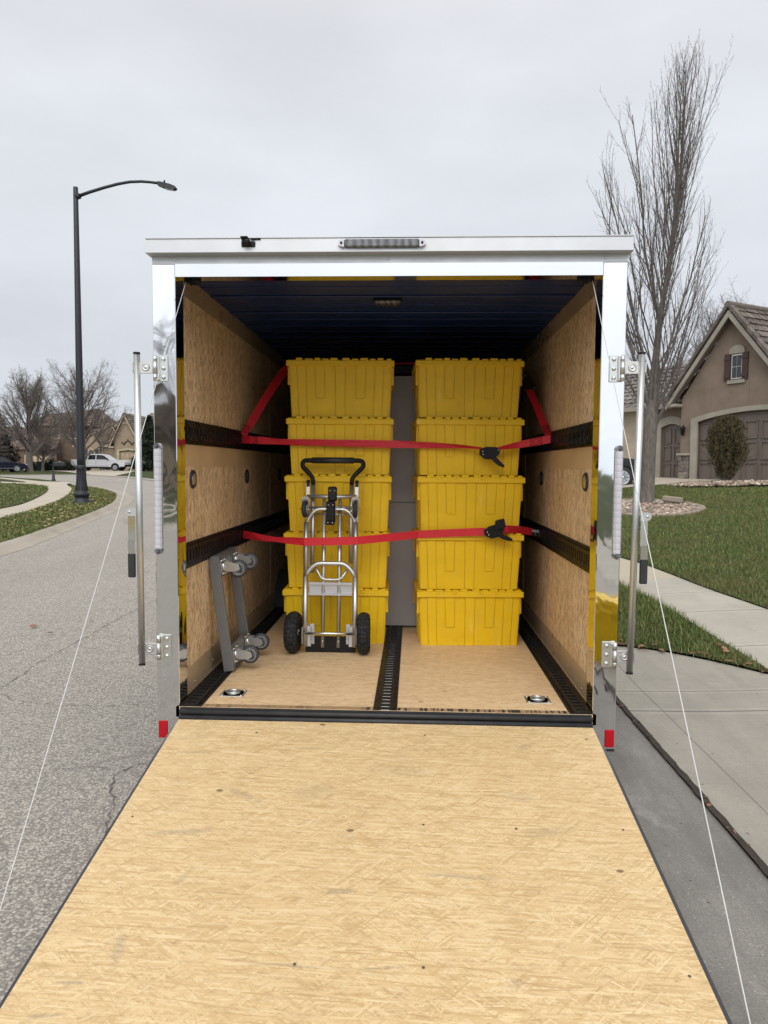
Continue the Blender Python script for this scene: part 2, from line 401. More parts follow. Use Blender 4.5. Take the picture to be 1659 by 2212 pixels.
# ------------------------------------------------------------------ ground
GZ = -0.42
def smst(a, b, x):
    t = min(1, max(0, (x-a)/(b-a))); return t*t*(3-2*t)
def tz(x, y):
    s = 0.9*(1-math.exp(-(y-2)/18)) if y > 2 else 0
    return GZ+s+.10*smst(1.45, 4., x)+.40*smst(4, 10.5, x)
def asphalt():
    g = G('aged_asphalt'); p = g.pos()
    v = g.vor(p, 88.0, 'F1', 1.0); s3 = g.n('ShaderNodeSeparateColor'); g.put(s3.inputs[0], v['Color'])
    v2 = g.vor(p, 190.0, 'F1', 1.0); s4 = g.n('ShaderNodeSeparateColor'); g.put(s4.inputs[0], v2['Color'])
    st = g.math('ADD', g.math('MULTIPLY', s3.outputs[0], .6), g.math('MULTIPLY', s4.outputs[0], .4))
    c = g.ramp(st, [(.05, (.22, .20, .174)), (.5, (.38, .347, .303)), (.95, (.62, .57, .50))])
    gap = g.ramp(v['Distance'], [(.42, 0), (.66, .6)])
    c = g.mix(gap, c, (.12, .11, .098))
    big = g.noise(p, .45, 5, .6); c = g.mix(g.ramp(big, [(.35, .0), (.75, .25)]), c, (.22, .21, .195)); lane = g.noise(g.map(p, (1.0, .12, 1)), .9, 4, .6); c = g.mix(g.ramp(lane, [(.5, 0), (.72, .3)]), c, (.20, .185, .165)); oil = g.noise(p, 1.7, 5, .7); c = g.mix(g.ramp(oil, [(.66, 0), (.76, .4)]), c, (.13, .12, .11))
    cr = g.vor(g.addv(p, g.noise(p, 5, 3, .5, 0, True), .12), .55, 'DISTANCE_TO_EDGE')
    mk = g.math('MULTIPLY', g.ramp(cr['Distance'], [(.004, .6), (.012, 0)]), g.ramp(g.noise(p, .9, 2), [(.53, 0), (.6, 1)]))
    c = g.mix(mk, c, (.2, .187, .17))
    g.bump(g.math('SUBTRACT', st, g.math('MULTIPLY', gap, 1.0)), .55, .004)
    return g.done(c, .88, 0, .25)
def concrete(name, a, b, speck=.5, joints=(), jdir=(0, 1), lines=(), yellow=False):
    g = G(name); p = g.pos(); c3 = g.xyz(p)
    f = g.noise(p, 1.3, 5, .6); c = g.ramp(f, [(.3, a), (.7, b)])
    br = g.noise(g.map(p, (2, 60, 2)), 2, 3, .6); c = g.mix(g.math('MULTIPLY', g.ramp(br, [(.4, 0), (.7, 1)]), .16), c, tuple(x*.72 for x in a))
    fi = g.noise(p, 130, 3, .7); c = g.mix(g.math('MULTIPLY', g.ramp(fi, [(.4, 1), (.6, 0)]), .22*speck*2), c, tuple(x*.5 for x in a))
    st = g.noise(p, .8, 6, .7, .4); c = g.mix(g.ramp(st, [(.55, 0), (.75, .3)]), c, tuple(x*.6 for x in a))
    v = g.vor(p, 9, 'F1'); c = g.mix(g.math('MULTIPLY', g.math('LESS_THAN', v['Distance'], .06), .7), c, (.07, .06, .05))
    if joints:
        t = g.math('ADD', g.math('ADD', g.math('MULTIPLY', c3[0], jdir[0]), g.math('MULTIPLY', c3[1], jdir[1])), g.math('MULTIPLY', g.noise(p, 3, 2), .012))
        for jv, w in joints:
            d = g.math('ABSOLUTE', g.math('SUBTRACT', t, jv))
            c = g.mix(g.ramp(d, [(.0, .0), (w*4, .22), (w*8, .22), (w*9, 0)]), c, tuple(min(1, x*1.25) for x in b))
            c = g.mix(g.math('MULTIPLY', g.math('LESS_THAN', d, w), .8), c, (.07, .066, .06))
    for (ox, oy, nx, ny, w) in lines:
        d = g.math('ABSOLUTE', g.math('ADD', g.math('MULTIPLY', g.math('SUBTRACT', c3[0], ox), nx), g.math('MULTIPLY', g.math('SUBTRACT', c3[1], oy), ny)))
        c = g.mix(g.math('MULTIPLY', g.math('LESS_THAN', d, w), .6), c, (.09, .085, .08))
    if yellow:
        c = g.mix(g.math('MULTIPLY', g.math('GREATER_THAN', g.math('SUBTRACT', c3[1], g.math('MULTIPLY', c3[0], .25)), yellow), .5), c, (.44, .37, .25))
    sp = g.vor(p, 70, 'F1'); ss_ = g.n('ShaderNodeSeparateColor'); g.put(ss_.inputs[0], sp['Color'])
    c = g.mix(g.math('MULTIPLY', g.math('MULTIPLY', g.math('GREATER_THAN', ss_.outputs[0], .80), g.math('LESS_THAN', g.math('ADD', sp['Distance'], g.math('MULTIPLY', fi, .3)), .42)), .28*speck), c, tuple(min(1, x*1.9) for x in b))
    sl_ = g.noise(g.map(p, (3.5, .7, 1)), 1.2, 6, .7); c = g.mix(g.math('MULTIPLY', g.ramp(sl_, [(.45, 0), (.68, 1)]), .45*speck), c, tuple(x*.55 for x in a))
    wl_ = g.noise(g.map(p, (1.5, 1.1, 1), (0, 0, .5)), 2.2, 6, .72); c = g.mix(g.math('MULTIPLY', g.ramp(wl_, [(.56, 0), (.7, 1)]), .35*speck), c, tuple(min(1, x*1.35) for x in b))
    g.bump(g.math('ADD', fi, g.math('MULTIPLY', br, .6)), .35, .0025)
    return g.done(c, .85, 0, .3)
def grass_ground():
    g = G('turf'); p = g.pos()
    f = g.noise(p, 1.1, 5, .6); f2 = g.noise(p, 38, 4, .7)
    c = g.ramp(f, [(.3, (.036, .052, .014)), (.52, (.056, .070, .021)), (.72, (.115, .105, .042))])
    c = g.mix(g.ramp(f2, [(.35, .6), (.6, 0)]), c, (.016, .024, .008))
    c = g.mix(g.ramp(g.noise(p, 70, 2, .6), [(.58, 0), (.7, .4)]), c, (.13, .13, .06))
    g.bump(f2, .8, .03)
    return g.done(c, .9, 0, .15)
MT['asphalt'] = asphalt()
MT['gutter'] = concrete('weathered_gutter_concrete', (.20, .187, .168), (.33, .31, .282), 1.0)
MT['apron'] = concrete('broomed_driveway_concrete', (.295, .27, .228), (.38, .35, .298), .5, ((1.80, .005), (1.39, .007)), (.04, 1), lines=((1.74, 0, 1, 0, .004),))
MT['walk'] = concrete('sidewalk_concrete', (.36, .335, .28), (.44, .41, .345), .4, ((4.62, .006), (3.80, .007), (2.66, .006), (5.45, .005), (7.6, .006)), (-.02, 1), yellow=4.68)
MT['kerb'] = concrete('kerb_concrete', (.33, .29, .235), (.42, .375, .31), .5)
MT['walk_l'] = concrete('pale_walk_concrete', (.42, .37, .295), (.50, .44, .36), .4, ((14.6, .01), (16.4, .01), (19.5, .01), (22, .01), (8, .01), (11, .01)), (0, 1))
MT['turf'] = grass_ground()
MT['soil'] = plain('joint_soil', (.035, .026, .018), .95, 0, .5, 25, .004)

def sheet(name, poly, dz, mat, step=1.0, zf=None):
    bm = bmesh.new()
    cd = delaunay_2d_cdt([Vector((p[0], p[1])) for p in poly], [], [list(range(len(poly)))], 1, 1e-4)
    vs = [bm.verts.new((p.x, p.y, 0)) for p in cd[0]]
    for f in cd[2]: bm.faces.new([vs[i] for i in f])
    x0, x1 = min(p[0] for p in poly), max(p[0] for p in poly); y0, y1 = min(p[1] for p in poly), max(p[1] for p in poly)
    def cuts(a, b):
        r = []; t = a
        while t < b:
            t += step*(1 if abs(t) < 14 else (2.5 if abs(t) < 60 else 12)); r.append(t)
        return [q for q in r if q < b-1e-4]
    for q in cuts(x0, x1):
        bmesh.ops.bisect_plane(bm, geom=bm.verts[:]+bm.edges[:]+bm.faces[:], plane_co=(q, 0, 0), plane_no=(1, 0, 0))
    for q in cuts(y0, y1):
        bmesh.ops.bisect_plane(bm, geom=bm.verts[:]+bm.edges[:]+bm.faces[:], plane_co=(0, q, 0), plane_no=(0, 1, 0))
    for v in bm.verts: v.co.z = tz(v.co.x, v.co.y)+dz
    bmesh.ops.recalc_face_normals(bm, faces=bm.faces)
    if sum(f.normal.z for f in bm.faces) < 0: bmesh.ops.reverse_faces(bm, faces=bm.faces[:])
    me = bpy.data.meshes.new(name); bm.to_mesh(me); bm.free(); me.materials.append(mat)
    for p in me.polygons: p.use_smooth = True
    o = bpy.data.objects.new(name, me); COL.objects.link(o); return structure(o)
def grid_lines(b):
    r = []; t = 0.0
    while t < b: r.append(t); t += 1 if t < 20 else (4 if t < 80 else 40)
    return r+[b]
xs = sorted(set([-q for q in grid_lines(500)]+grid_lines(500))); ys = sorted(set([-q for q in grid_lines(300)]+grid_lines(900)))
m = MB(); m.add([(x, y, tz(x, y)-.03) for y in ys for x in xs], [(j*len(xs)+i, j*len(xs)+i+1, (j+1)*len(xs)+i+1, (j+1)*len(xs)+i) for j in range(len(ys)-1) for i in range(len(xs)-1)], True)
structure(m.build('ground', MT['turf']))

Lroad = [(-5.75, -60), (-5.75, 0), (-5.8, 4), (-5.91, 6.97), (-6.10, 8.67), (-6.71, 11.80), (-7.27, 14.64), (-7.92, 16.99), (-8.87, 19.44), (-10.54, 22.67), (-13.43, 26.69), (-15.55, 29.02)]
Lgrass = [(-6.2, -60), (-6.2, 0), (-6.22, 4), (-6.34, 7.72), (-6.60, 9.65), (-6.99, 11.97), (-7.58, 14.52), (-8.33, 16.83), (-9.57, 19.68), (-11.39, 22.56), (-12.1, 23.4), (-12.7, 24.1)]
Swn = [(-7.9, -60), (-7.9, 0), (-8.1, 8), (-8.35, 11.15), (-8.61, 12.70), (-9.34, 15.43), (-10.58, 18.75), (-12.23, 22.42), (-13.23, 24.24)]
Swf = [(-9.2, -60), (-9.2, 0), (-9.4, 9), (-9.69, 13.46), (-10.22, 15.67), (-11.68, 19.37), (-13.08, 22.28), (-14.67, 24.88), (-17.54, 26.88)]
strip2 = [(-24.51, 38.80), (-21.60, 35.63), (-19.75, 34.11), (-17.40, 31.26), (-14.99, 27.94), (-15.50, 27.68), (-17.02, 28.98), (-18.73, 30.92), (-20.71, 33.20), (-22.14, 34.75), (-40, 52), (-44, 56)]
strip3 = [(-21.16, 33.08), (-19.22, 30.80), (-17.59, 28.85), (-16.87, 27.78), (-18.79, 29.02), (-24, 33)]
def smooth(pl, n=4):
    out_ = []
    for i in range(len(pl)-1):
        p0, p1, p2, p3 = pl[max(i-1, 0)], pl[i], pl[i+1], pl[min(i+2, len(pl)-1)]
        if abs(p2[1]-p1[1]) > 8: out_.append(p1); continue
        for k in range(n):
            t = k/n
            out_.append(tuple(.5*((2*p1[a])+(-p0[a]+p2[a])*t+(2*p0[a]-5*p1[a]+4*p2[a]-p3[a])*t*t+(-p0[a]+3*p1[a]-3*p2[a]+p3[a])*t**3) for a in (0, 1)))
    return out_+[pl[-1]]
LroadS, LgrassS, SwnS, SwfS = map(smooth, (Lroad, Lgrass, Swn, Swf))
sheet('road', LroadS+[(-14.8, 28.1), (-17.40, 31.3), (-19.75, 34.2), (-24.5, 38.9), (-44, 57), (-60, 70), (-66, 64), (-27.91, 45.2), (-24, 48.3), (-18.04, 41.2), (-15.4, 36.9), (-13.5, 34.1), (-6, 26), (.95, 16), (.95, -60)][2:], 0, MT['asphalt'], 1.0)
sheet('gutter', [(.945, -60), (1.5, -60), (1.5, 16), (.6, 16.5), (.945, 10)], .006, MT['gutter'], 1.0)
# rolled kerb swept along the left edge of the road
def lerp_pl(pl, n):
    d = [0]
    for a, b in zip(pl, pl[1:]): d.append(d[-1]+math.dist(a, b))
    return [(np.interp(t, d, [p[0] for p in pl]), np.interp(t, d, [p[1] for p in pl])) for t in np.linspace(0, d[-1], n)]
n = len(LroadS); prof = [(0, .004), (.30, .012), (.5, .03), (.68, .075), (.85, .098), (1.04, .10), (1.06, -.05)]
m = MB(); vs = []
for a, b in zip(LroadS, LgrassS):
    for t, h in prof:
        x, y = a[0]+(b[0]-a[0])*t, a[1]+(b[1]-a[1])*t; vs.append((x, y, tz(x, y)+h))
k = len(prof); m.add(vs, [(i*k+j, i*k+j+1, (i+1)*k+j+1, (i+1)*k+j) for i in range(n-1) for j in range(k-1)], True)
structure(m.build('kerb', MT['kerb']))
sheet('lawn', LgrassS+SwnS[::-1], .10, MT['turf'], 1.0)
sheet('sidewalk', SwnS+[(-14.2, 26.0), (-15.4, 28.8), (-17.0, 29.4), (-22.3, 35.2), (-23.2, 34), (-18.5, 28.6)]+SwfS[::-1], .085, MT['walk_l'], 1.0)
sheet('lawn', SwfS+[(-30, 34), (-60, 44), (-60, -60)], .10, MT['turf'], 1.5)
sheet('lawn', strip2, .06, MT['turf'], 1.5); sheet('lawn', strip3, .10, MT['turf'], 1.5)
# far street edge: concrete gutter, small verge with the second mailbox, driveway ramp
sheet('gutter', [(-29, 45.4), (-27.9, 45.2), (-24, 48.3), (-18.04, 41.2), (-15.4, 36.9), (-13.5, 34.1), (-12.9, 34.6), (-15, 37.6), (-17.7, 42), (-23.8, 49.6), (-28, 46.3)], .02, MT['kerb'], 2.0)
sheet('driveway', [(-23.8, 49.7), (-20.2, 45.2), (-24.5, 58), (-30, 74), (-38, 86), (-40, 86), (-44, 80), (-34, 66), (-28, 56)], .012, MT['walk_l'], 2.0)
sheet('driveway', [(-38, 58), (-41, 55.5), (-54, 74), (-56, 92), (-49, 92), (-46, 74)], .012, MT['walk_l'], 2.0)

# right side
apron_top = [(1.91, 2.82), (2.10, 2.72), (2.25, 2.61), (2.38, 2.48), (2.51, 2.34), (2.62, 2.20), (2.74, 2.04)]
strip_top = [(2.56, 5.19), (2.66, 4.60), (2.70, 4.08), (2.72, 3.60), (2.73, 3.19), (2.745, 2.83), (2.78, 2.11)]
walk_up = [(3.07, 7.00), (3.22, 6.42), (3.31, 5.75), (3.38, 5.12), (3.45, 4.65), (3.53, 4.26), (3.61, 3.86)]
stripP = [(1.54, 2.98), (1.7, 2.93)]+apron_top+[(2.78, 2.06)]+strip_top[::-1]+[(2.4, 8), (1.6, 20), (1.54, 20)]
lawnP = [(4.1, -60), (3.85, 0), (3.7, 3)]+walk_up[::-1]+[(2.95, 8.5), (2.6, 20.9), (7.06, 21.04), (7.78, 21.06), (8.55, 21.11), (9.21, 21.25), (10.2, 21.6), (13.2, 18.6), (40, 6), (40, -60)]
sheet('driveway', [(1.52, -12), (1.52, 2.98), (1.7, 2.93)]+apron_top+[(2.78, 2.06), (2.8, 1.5), (2.82, -12)], .014, MT['apron'], .5)
sheet('sidewalk', [(2.825, -60), (2.80, 1.5), (2.785, 2.09)]+strip_top[::-1]+[(2.4, 8), (1.6, 20), (2.4, 20.9), (2.95, 8.5)]+walk_up+[(3.7, 3), (3.85, 0), (4.1, -60)], .018, MT['walk'], .5)
sheet('verge', stripP, .03, MT['turf'], .5)
sheet('lawn', lawnP, .03, MT['turf'], 1.0)
sheet('driveway', [(2.6, 20.9), (7.06, 21.04), (7.78, 21.06), (8.55, 21.11), (9.21, 21.25), (10.2, 21.6), (13.2, 18.6), (15.5, 18.0), (12, 25), (8, 31), (2, 31)], .05, MT['walk_l'], 1.0)
# dirt-filled joint between gutter and driveway
rng = random.Random(5); m = MB(); L1 = []; L2 = []
y = -6.0
while y < 3.0:
    L1.append((1.494+rng.uniform(-.004, .003), y)); L2.append((1.528+rng.uniform(-.003, .006), y)); y += rng.uniform(.03, .08)
sheet('joint', L1+L2[::-1], .02, MT['soil'], 5)
# hand-traced cracks in the asphalt
cracks = [[(-4.46, 4.48), (-4.03, 4.58), (-3.65, 4.77), (-3.29, 4.82), (-2.80, 4.68)], [(-2.74, 1.54), (-2.81, 2.11), (-2.79, 2.59), (-2.75, 3.01), (-2.73, 3.58), (-2.65, 4.39)],
          [(-2.9, 1.5), (-2.68, 1.45), (-2.52, 1.33), (-2.19, 1.24), (-1.89, 1.25), (-1.66, 1.30), (-1.50, 1.18)], [(-1.2, .42), (-1.28, 0.38), (-1.37, 0.25), (-1.34, 0.09), (-1.24, -0.10), (-1.19, -0.31), (-1.1, -.5)],
          [(-2.75, 2.66), (-2.36, 2.51), (-2.01, 2.50)], [(-4.4, 4.0), (-4.16, 3.98), (-3.77, 3.80)], [(-3.4, 2.1), (-3.19, 2.32), (-3.05, 2.71), (-2.94, 2.97)], [(-1.34, .27), (-1.5, .31), (-1.7, .28)]]
m = MB()
for ci, cpl in enumerate(cracks):
    pts = lerp_pl(cpl, max(4, int(sum(math.dist(a, b) for a, b in zip(cpl, cpl[1:]))/.035)))
    vs = []
    for i, p in enumerate(pts):
        a = pts[max(i-1, 0)]; b = pts[min(i+1, len(pts)-1)]; dx, dy = b[0]-a[0], b[1]-a[1]; l = math.hypot(dx, dy) or 1
        w = rng.uniform(.0005, .0045)*(1 if ci in (1, 3) else .6); j = rng.uniform(-.012, .012)
        for sg in (-1, 1):
            x, y = p[0]-dy/l*(j+sg*w), p[1]+dx/l*(j+sg*w); vs.append((x, y, tz(x, y)+.005))
    m.add(vs, [(2*i, 2*i+1, 2*i+3, 2*i+2) for i in range(len(pts)-1)])
structure(m.build('road_cracks', plain('crack_tar', (.12, .112, .102), .9, 0, .3, 30)))

# ------------------------------------------------------------------ grass blades and leaves
def inpoly(px, py, poly):
    r = np.zeros(len(px), bool); j = len(poly)-1
    for i in range(len(poly)):
        xi, yi = poly[i]; xj, yj = poly[j]
        if yi != yj: r ^= ((yi > py) != (yj > py)) & (px < (xj-xi)*(py-yi)/(yj-yi)+xi)
        j = i
    return r
NR = np.random.default_rng(3)
def tzn(x, y):
    def ss(a, b, v): t = np.clip((v-a)/(b-a), 0, 1); return t*t*(3-2*t)
    return GZ+np.where(y > 2, .9*(1-np.exp(-(np.maximum(y, 2)-2)/18)), 0)+.10*ss(1.45, 4, x)+.40*ss(4, 10.5, x)
def tris(name, V, Fq, mat):
    me = bpy.data.meshes.new(name); nv = len(V); nf = len(Fq)
    me.vertices.add(nv); me.vertices.foreach_set('co', np.asarray(V, np.float32).ravel())
    me.loops.add(nf*3); me.loops.foreach_set('vertex_index', np.asarray(Fq, np.int32).ravel())
    me.polygons.add(nf); me.polygons.foreach_set('loop_start', np.arange(nf, dtype=np.int32)*3)
    me.update(calc_edges=True); me.validate(); me.materials.append(mat)
    o = bpy.data.objects.new(name, me); COL.objects.link(o); return o
def blades(name, poly, N, hgt, wid, dz, ycap=None, dens=None, holes=()):
    x0, x1 = min(p[0] for p in poly), max(p[0] for p in poly); y0, y1 = min(p[1] for p in poly), max(p[1] for p in poly)
    X = []; Y = []; jt = .02
    while sum(map(len, X)) < N:
        x = NR.uniform(x0, x1, N*3); y = NR.uniform(y0, y1, N*3); k = inpoly(x, y, poly)
        if dens is not None: k &= NR.random(len(x)) < dens(x, y)
        for h in holes: k &= ~inpoly(x, y, h)
        X.append(x[k]+NR.normal(0, jt, k.sum())); Y.append(y[k]+NR.normal(0, jt, k.sum()))
    x = np.concatenate(X)[:N]; y = np.concatenate(Y)[:N]; z = tzn(x, y)+dz-.005
    d = np.hypot(x-.13, y+3.29); sc = np.clip(d/7, .8, 4.0)
    h = hgt*NR.uniform(.5, 1.25, N)*np.clip(sc, .8, 1.25); w = wid*NR.uniform(.7, 1.3, N)*sc
    a = NR.uniform(0, 2*np.pi, N); le = h*NR.uniform(.1, .9, N); b = a+NR.uniform(-.8, .8, N)+np.pi/2
    ca, sa, cb, sb = np.cos(a), np.sin(a), np.cos(b), np.sin(b)
    V = np.zeros((N, 5, 3))
    for i, (sg, t) in enumerate(((-1, 0), (1, 0), (-.8, .55), (.8, .55), (0, 1))):
        V[:, i, 0] = x+ca*w*sg/2+cb*le*t*t; V[:, i, 1] = y+sa*w*sg/2+sb*le*t*t; V[:, i, 2] = z+h*(t-.25*t*t*(le/h))
    base = np.arange(N)[:, None]*5
    Fq = np.concatenate([base+[0, 1, 3], base+[0, 3, 2], base+[2, 3, 4]], 1).reshape(-1, 3)
    return stuff(tris(name, V.reshape(-1, 3), Fq, MT['blade']))
def blade_mat():
    g = G('grass_blades'); p = g.pos(); r = g.island()
    c = g.ramp(r, [(0, (.044, .080, .014)), (.35, (.086, .134, .029)), (.68, (.135, .178, .048)), (.88, (.235, .235, .095)), (1.0, (.36, .29, .15))])
    f = g.noise(p, .9, 4, .6)
    c = g.mix(g.ramp(f, [(.42, 0), (.68, .7)]), c, (.165, .14, .058))
    return g.done(c, .7, 0, .2)
MT['blade'] = blade_mat()
ring = [(4.2, 13.4), (4.71, 12.75), (5.08, 12.25), (5.66, 12.11), (6.14, 12.38), (6.55, 12.94), (6.69, 13.67), (6.59, 14.74), (6.28, 15.87), (5.75, 16.40), (4.9, 16.2), (4.3, 15.3), (4.1, 14.3)]
bed = [(8.2, 20.2), (8.53, 18.9), (9.25, 18.1), (10.6, 17.6), (13.4, 16.6), (13.6, 18.0), (11.8, 19.7), (10.8, 20.6), (10.1, 21.0), (9.2, 20.9)]
ok = lambda p: [q for q in p if -1 < q[1] < 30]
blades('grass', [(1.54, 2.98), (1.7, 2.93)]+apron_top+[(2.78, 2.06)]+strip_top[::-1]+[(2.4, 8), (1.6, 9)], 26000, .062, .0042, .03)
blades('grass', [(3.9, 1), (3.7, 3)]+walk_up[::-1]+[(2.95, 8.5), (2.8, 20.9), (9.2, 21.2), (10.2, 21.5), (13.2, 18.6), (16, 15), (12, 6), (8, 2)], 210000, .045, .0034, .03,
       dens=lambda x, y: np.clip((6/np.hypot(x, y+3.3))**1.5, .03, 1), holes=(ring, bed))
blades('grass', [q for q in LgrassS if q[1] > 5]+[q for q in SwnS[::-1] if q[1] > 5], 30000, .05, .006, .10)
blades('grass', [(-9.4, 9)]+[q for q in SwfS if q[1] > 9]+[(-30, 34), (-30, 12)], 30000, .05, .007, .10)
# fallen leaves
def leaves(name, poly, N, size, dz, mat, cl=None):
    x0, x1 = min(p[0] for p in poly), max(p[0] for p in poly); y0, y1 = min(p[1] for p in poly), max(p[1] for p in poly)
    m = MB(); rg = random.Random(N); k = 0
    while k < N:
        x, y = rg.uniform(x0, x1), rg.uniform(y0, y1)
        if not inpoly(np.array([x]), np.array([y]), poly)[0]: continue
        if cl and rg.random() > cl(x, y): continue
        k += 1; s = size*rg.uniform(.6, 1.3); a = rg.uniform(0, 6.28); q = Matrix.Rotation(a, 3, 'Z') @ Matrix.Rotation(rg.uniform(-.5, .5), 3, 'X'); c = Vector((x, y, tz(x, y)+dz+s*.15))
        cu = rg.uniform(.1, .5)
        pts = [(-1, 0, 0), (-.45, -.5, cu*.4), (0, -.62, cu*.5), (.5, -.4, cu*.4), (1, 0, 0), (.5, .4, cu*.4), (0, .62, cu*.5), (-.45, .5, cu*.4)]
        vs = [c+q @ (Vector(p)*s*.5) for p in pts]+[c]
        m.add(vs, [(8, i, (i+1) % 8) for i in range(8)])
    return stuff(m.build(name, mat, normals=False))
def leaf_mat(name, a, b):
    g = G(name); return g.done(g.ramp(g.island(), [(0, a), (1, b)]), .7, 0, .3)
LT = leaf_mat('tan_leaves', (.20, .12, .05), (.50, .37, .20)); LB = leaf_mat('brown_leaves', (.10, .045, .022), (.32, .17, .10))
leaves('fallen_leaves', [q for q in LgrassS if q[1] > 4]+[q for q in SwnS[::-1] if 4 < q[1] < 19], 700, .065, .13, LT, lambda x, y: math.exp(-((x+8)**2+(y-14)**2)/20)*.9+.15)
leaves('fallen_leaves', [(-9.5, 9), (-9.8, 13.5), (-10.4, 16), (-13, 17), (-16, 15), (-16, 9)], 260, .065, .13, LT)
leaves('fallen_leaves', [(1.8, 2.85), (2.3, 2.5), (2.72, 2.0), (2.78, 2.1), (2.4, 2.6), (1.9, 2.98)], 26, .06, .03, LB)
leaves('fallen_leaves', [(2.0, 2.9), (2.7, 2.3), (2.7, 4.5), (2.2, 5)], 9, .07, .06, LB)
leaves('fallen_leaves', [(3.7, 3.2), (3.5, 5), (6, 9), (8, 8), (6, 3)], 34, .07, .055, LB)
leaves('fallen_leaves', [(-5.5, 0), (-5.8, 8), (-2, 6), (-1.6, 0)], 7, .06, .01, LB)
leaves('fallen_leaves', [(1.49, -1.2), (1.53, -1.2), (1.53, 1.6), (1.49, 1.6)], 22, .022, .018, LB)
# river rock in the tree ring and in the bed by the driveway
def rock_mat():
    g = G('river_rock'); r = g.island()
    return g.done(g.ramp(r, [(0, (.07, .055, .045)), (.25, (.22, .165, .12)), (.5, (.40, .32, .24)), (.7, (.16, .12, .10)), (.85, (.33, .24, .18)), (1, (.62, .56, .47))]), .7, 0, .3)
MT['rock'] = rock_mat()
bmI = bmesh.new(); bmesh.ops.create_icosphere(bmI, subdivisions=1, radius=1); IV = [v.co.copy() for v in bmI.verts]; IF = [[v.index for v in f.verts] for f in bmI.faces]; bmI.free()
def rocks(name, poly, N, s0, s1, dz, hump=0):
    m = MB(); rg = random.Random(N+1); k = 0
    x0, x1 = min(p[0] for p in poly), max(p[0] for p in poly); y0, y1 = min(p[1] for p in poly), max(p[1] for p in poly); cx, cy = (x0+x1)/2, (y0+y1)/2
    while k < N:
        x, y = rg.uniform(x0, x1), rg.uniform(y0, y1)
        if not inpoly(np.array([x]), np.array([y]), poly)[0]: continue
        k += 1; s = rg.uniform(s0, s1); q = Matrix.Rotation(rg.uniform(0, 6.3), 3, 'Z') @ Matrix.Rotation(rg.uniform(-.4, .4), 3, 'X')
        d = Vector((s*rg.uniform(.8, 1.4), s*rg.uniform(.7, 1.1), s*rg.uniform(.45, .8)))
        hz = hump*max(0, 1-((x-cx)**2/((x1-x0)/2)**2+(y-cy)**2/((y1-y0)/2)**2))
        c = Vector((x, y, tz(x, y)+dz+hz+rg.uniform(0, s*.5)))
        m.add([c+q @ Vector((v.x*d.x*rg.uniform(.85, 1.1), v.y*d.y, v.z*d.z)) for v in IV], IF, True)
    return stuff(m.build(name, MT['rock'], normals=False))
sheet('rock_bed', ring, .032, MT['soil'], 1.0); sheet('rock_bed', bed, .055, MT['soil'], 1.0)
rocks('river_rocks', ring, 3400, .022, .055, .03, .0); rocks('river_rocks', bed, 2600, .03, .075, .06, .05)
ed = MB(); rg = random.Random(8)
ringS = smooth(ring+[ring[0]], 3)
for a, b in zip(ringS, ringS[1:]):
    c = ((a[0]+b[0])/2, (a[1]+b[1])/2); l = math.dist(a, b)
    ed.box((c[0], c[1], tz(*c)+.03), (l*.97, .12, .10+rg.uniform(-.01, .02)), rotz(math.atan2(b[1]-a[1], b[0]-a[0])), .02)
tag(ed.build('stone_edging', plain('edging_stone', (.26, .205, .165), .85, 0, .15, 5, .003)), 'low ring of tan edging stones round the river rock under the bare street tree', 'edging')

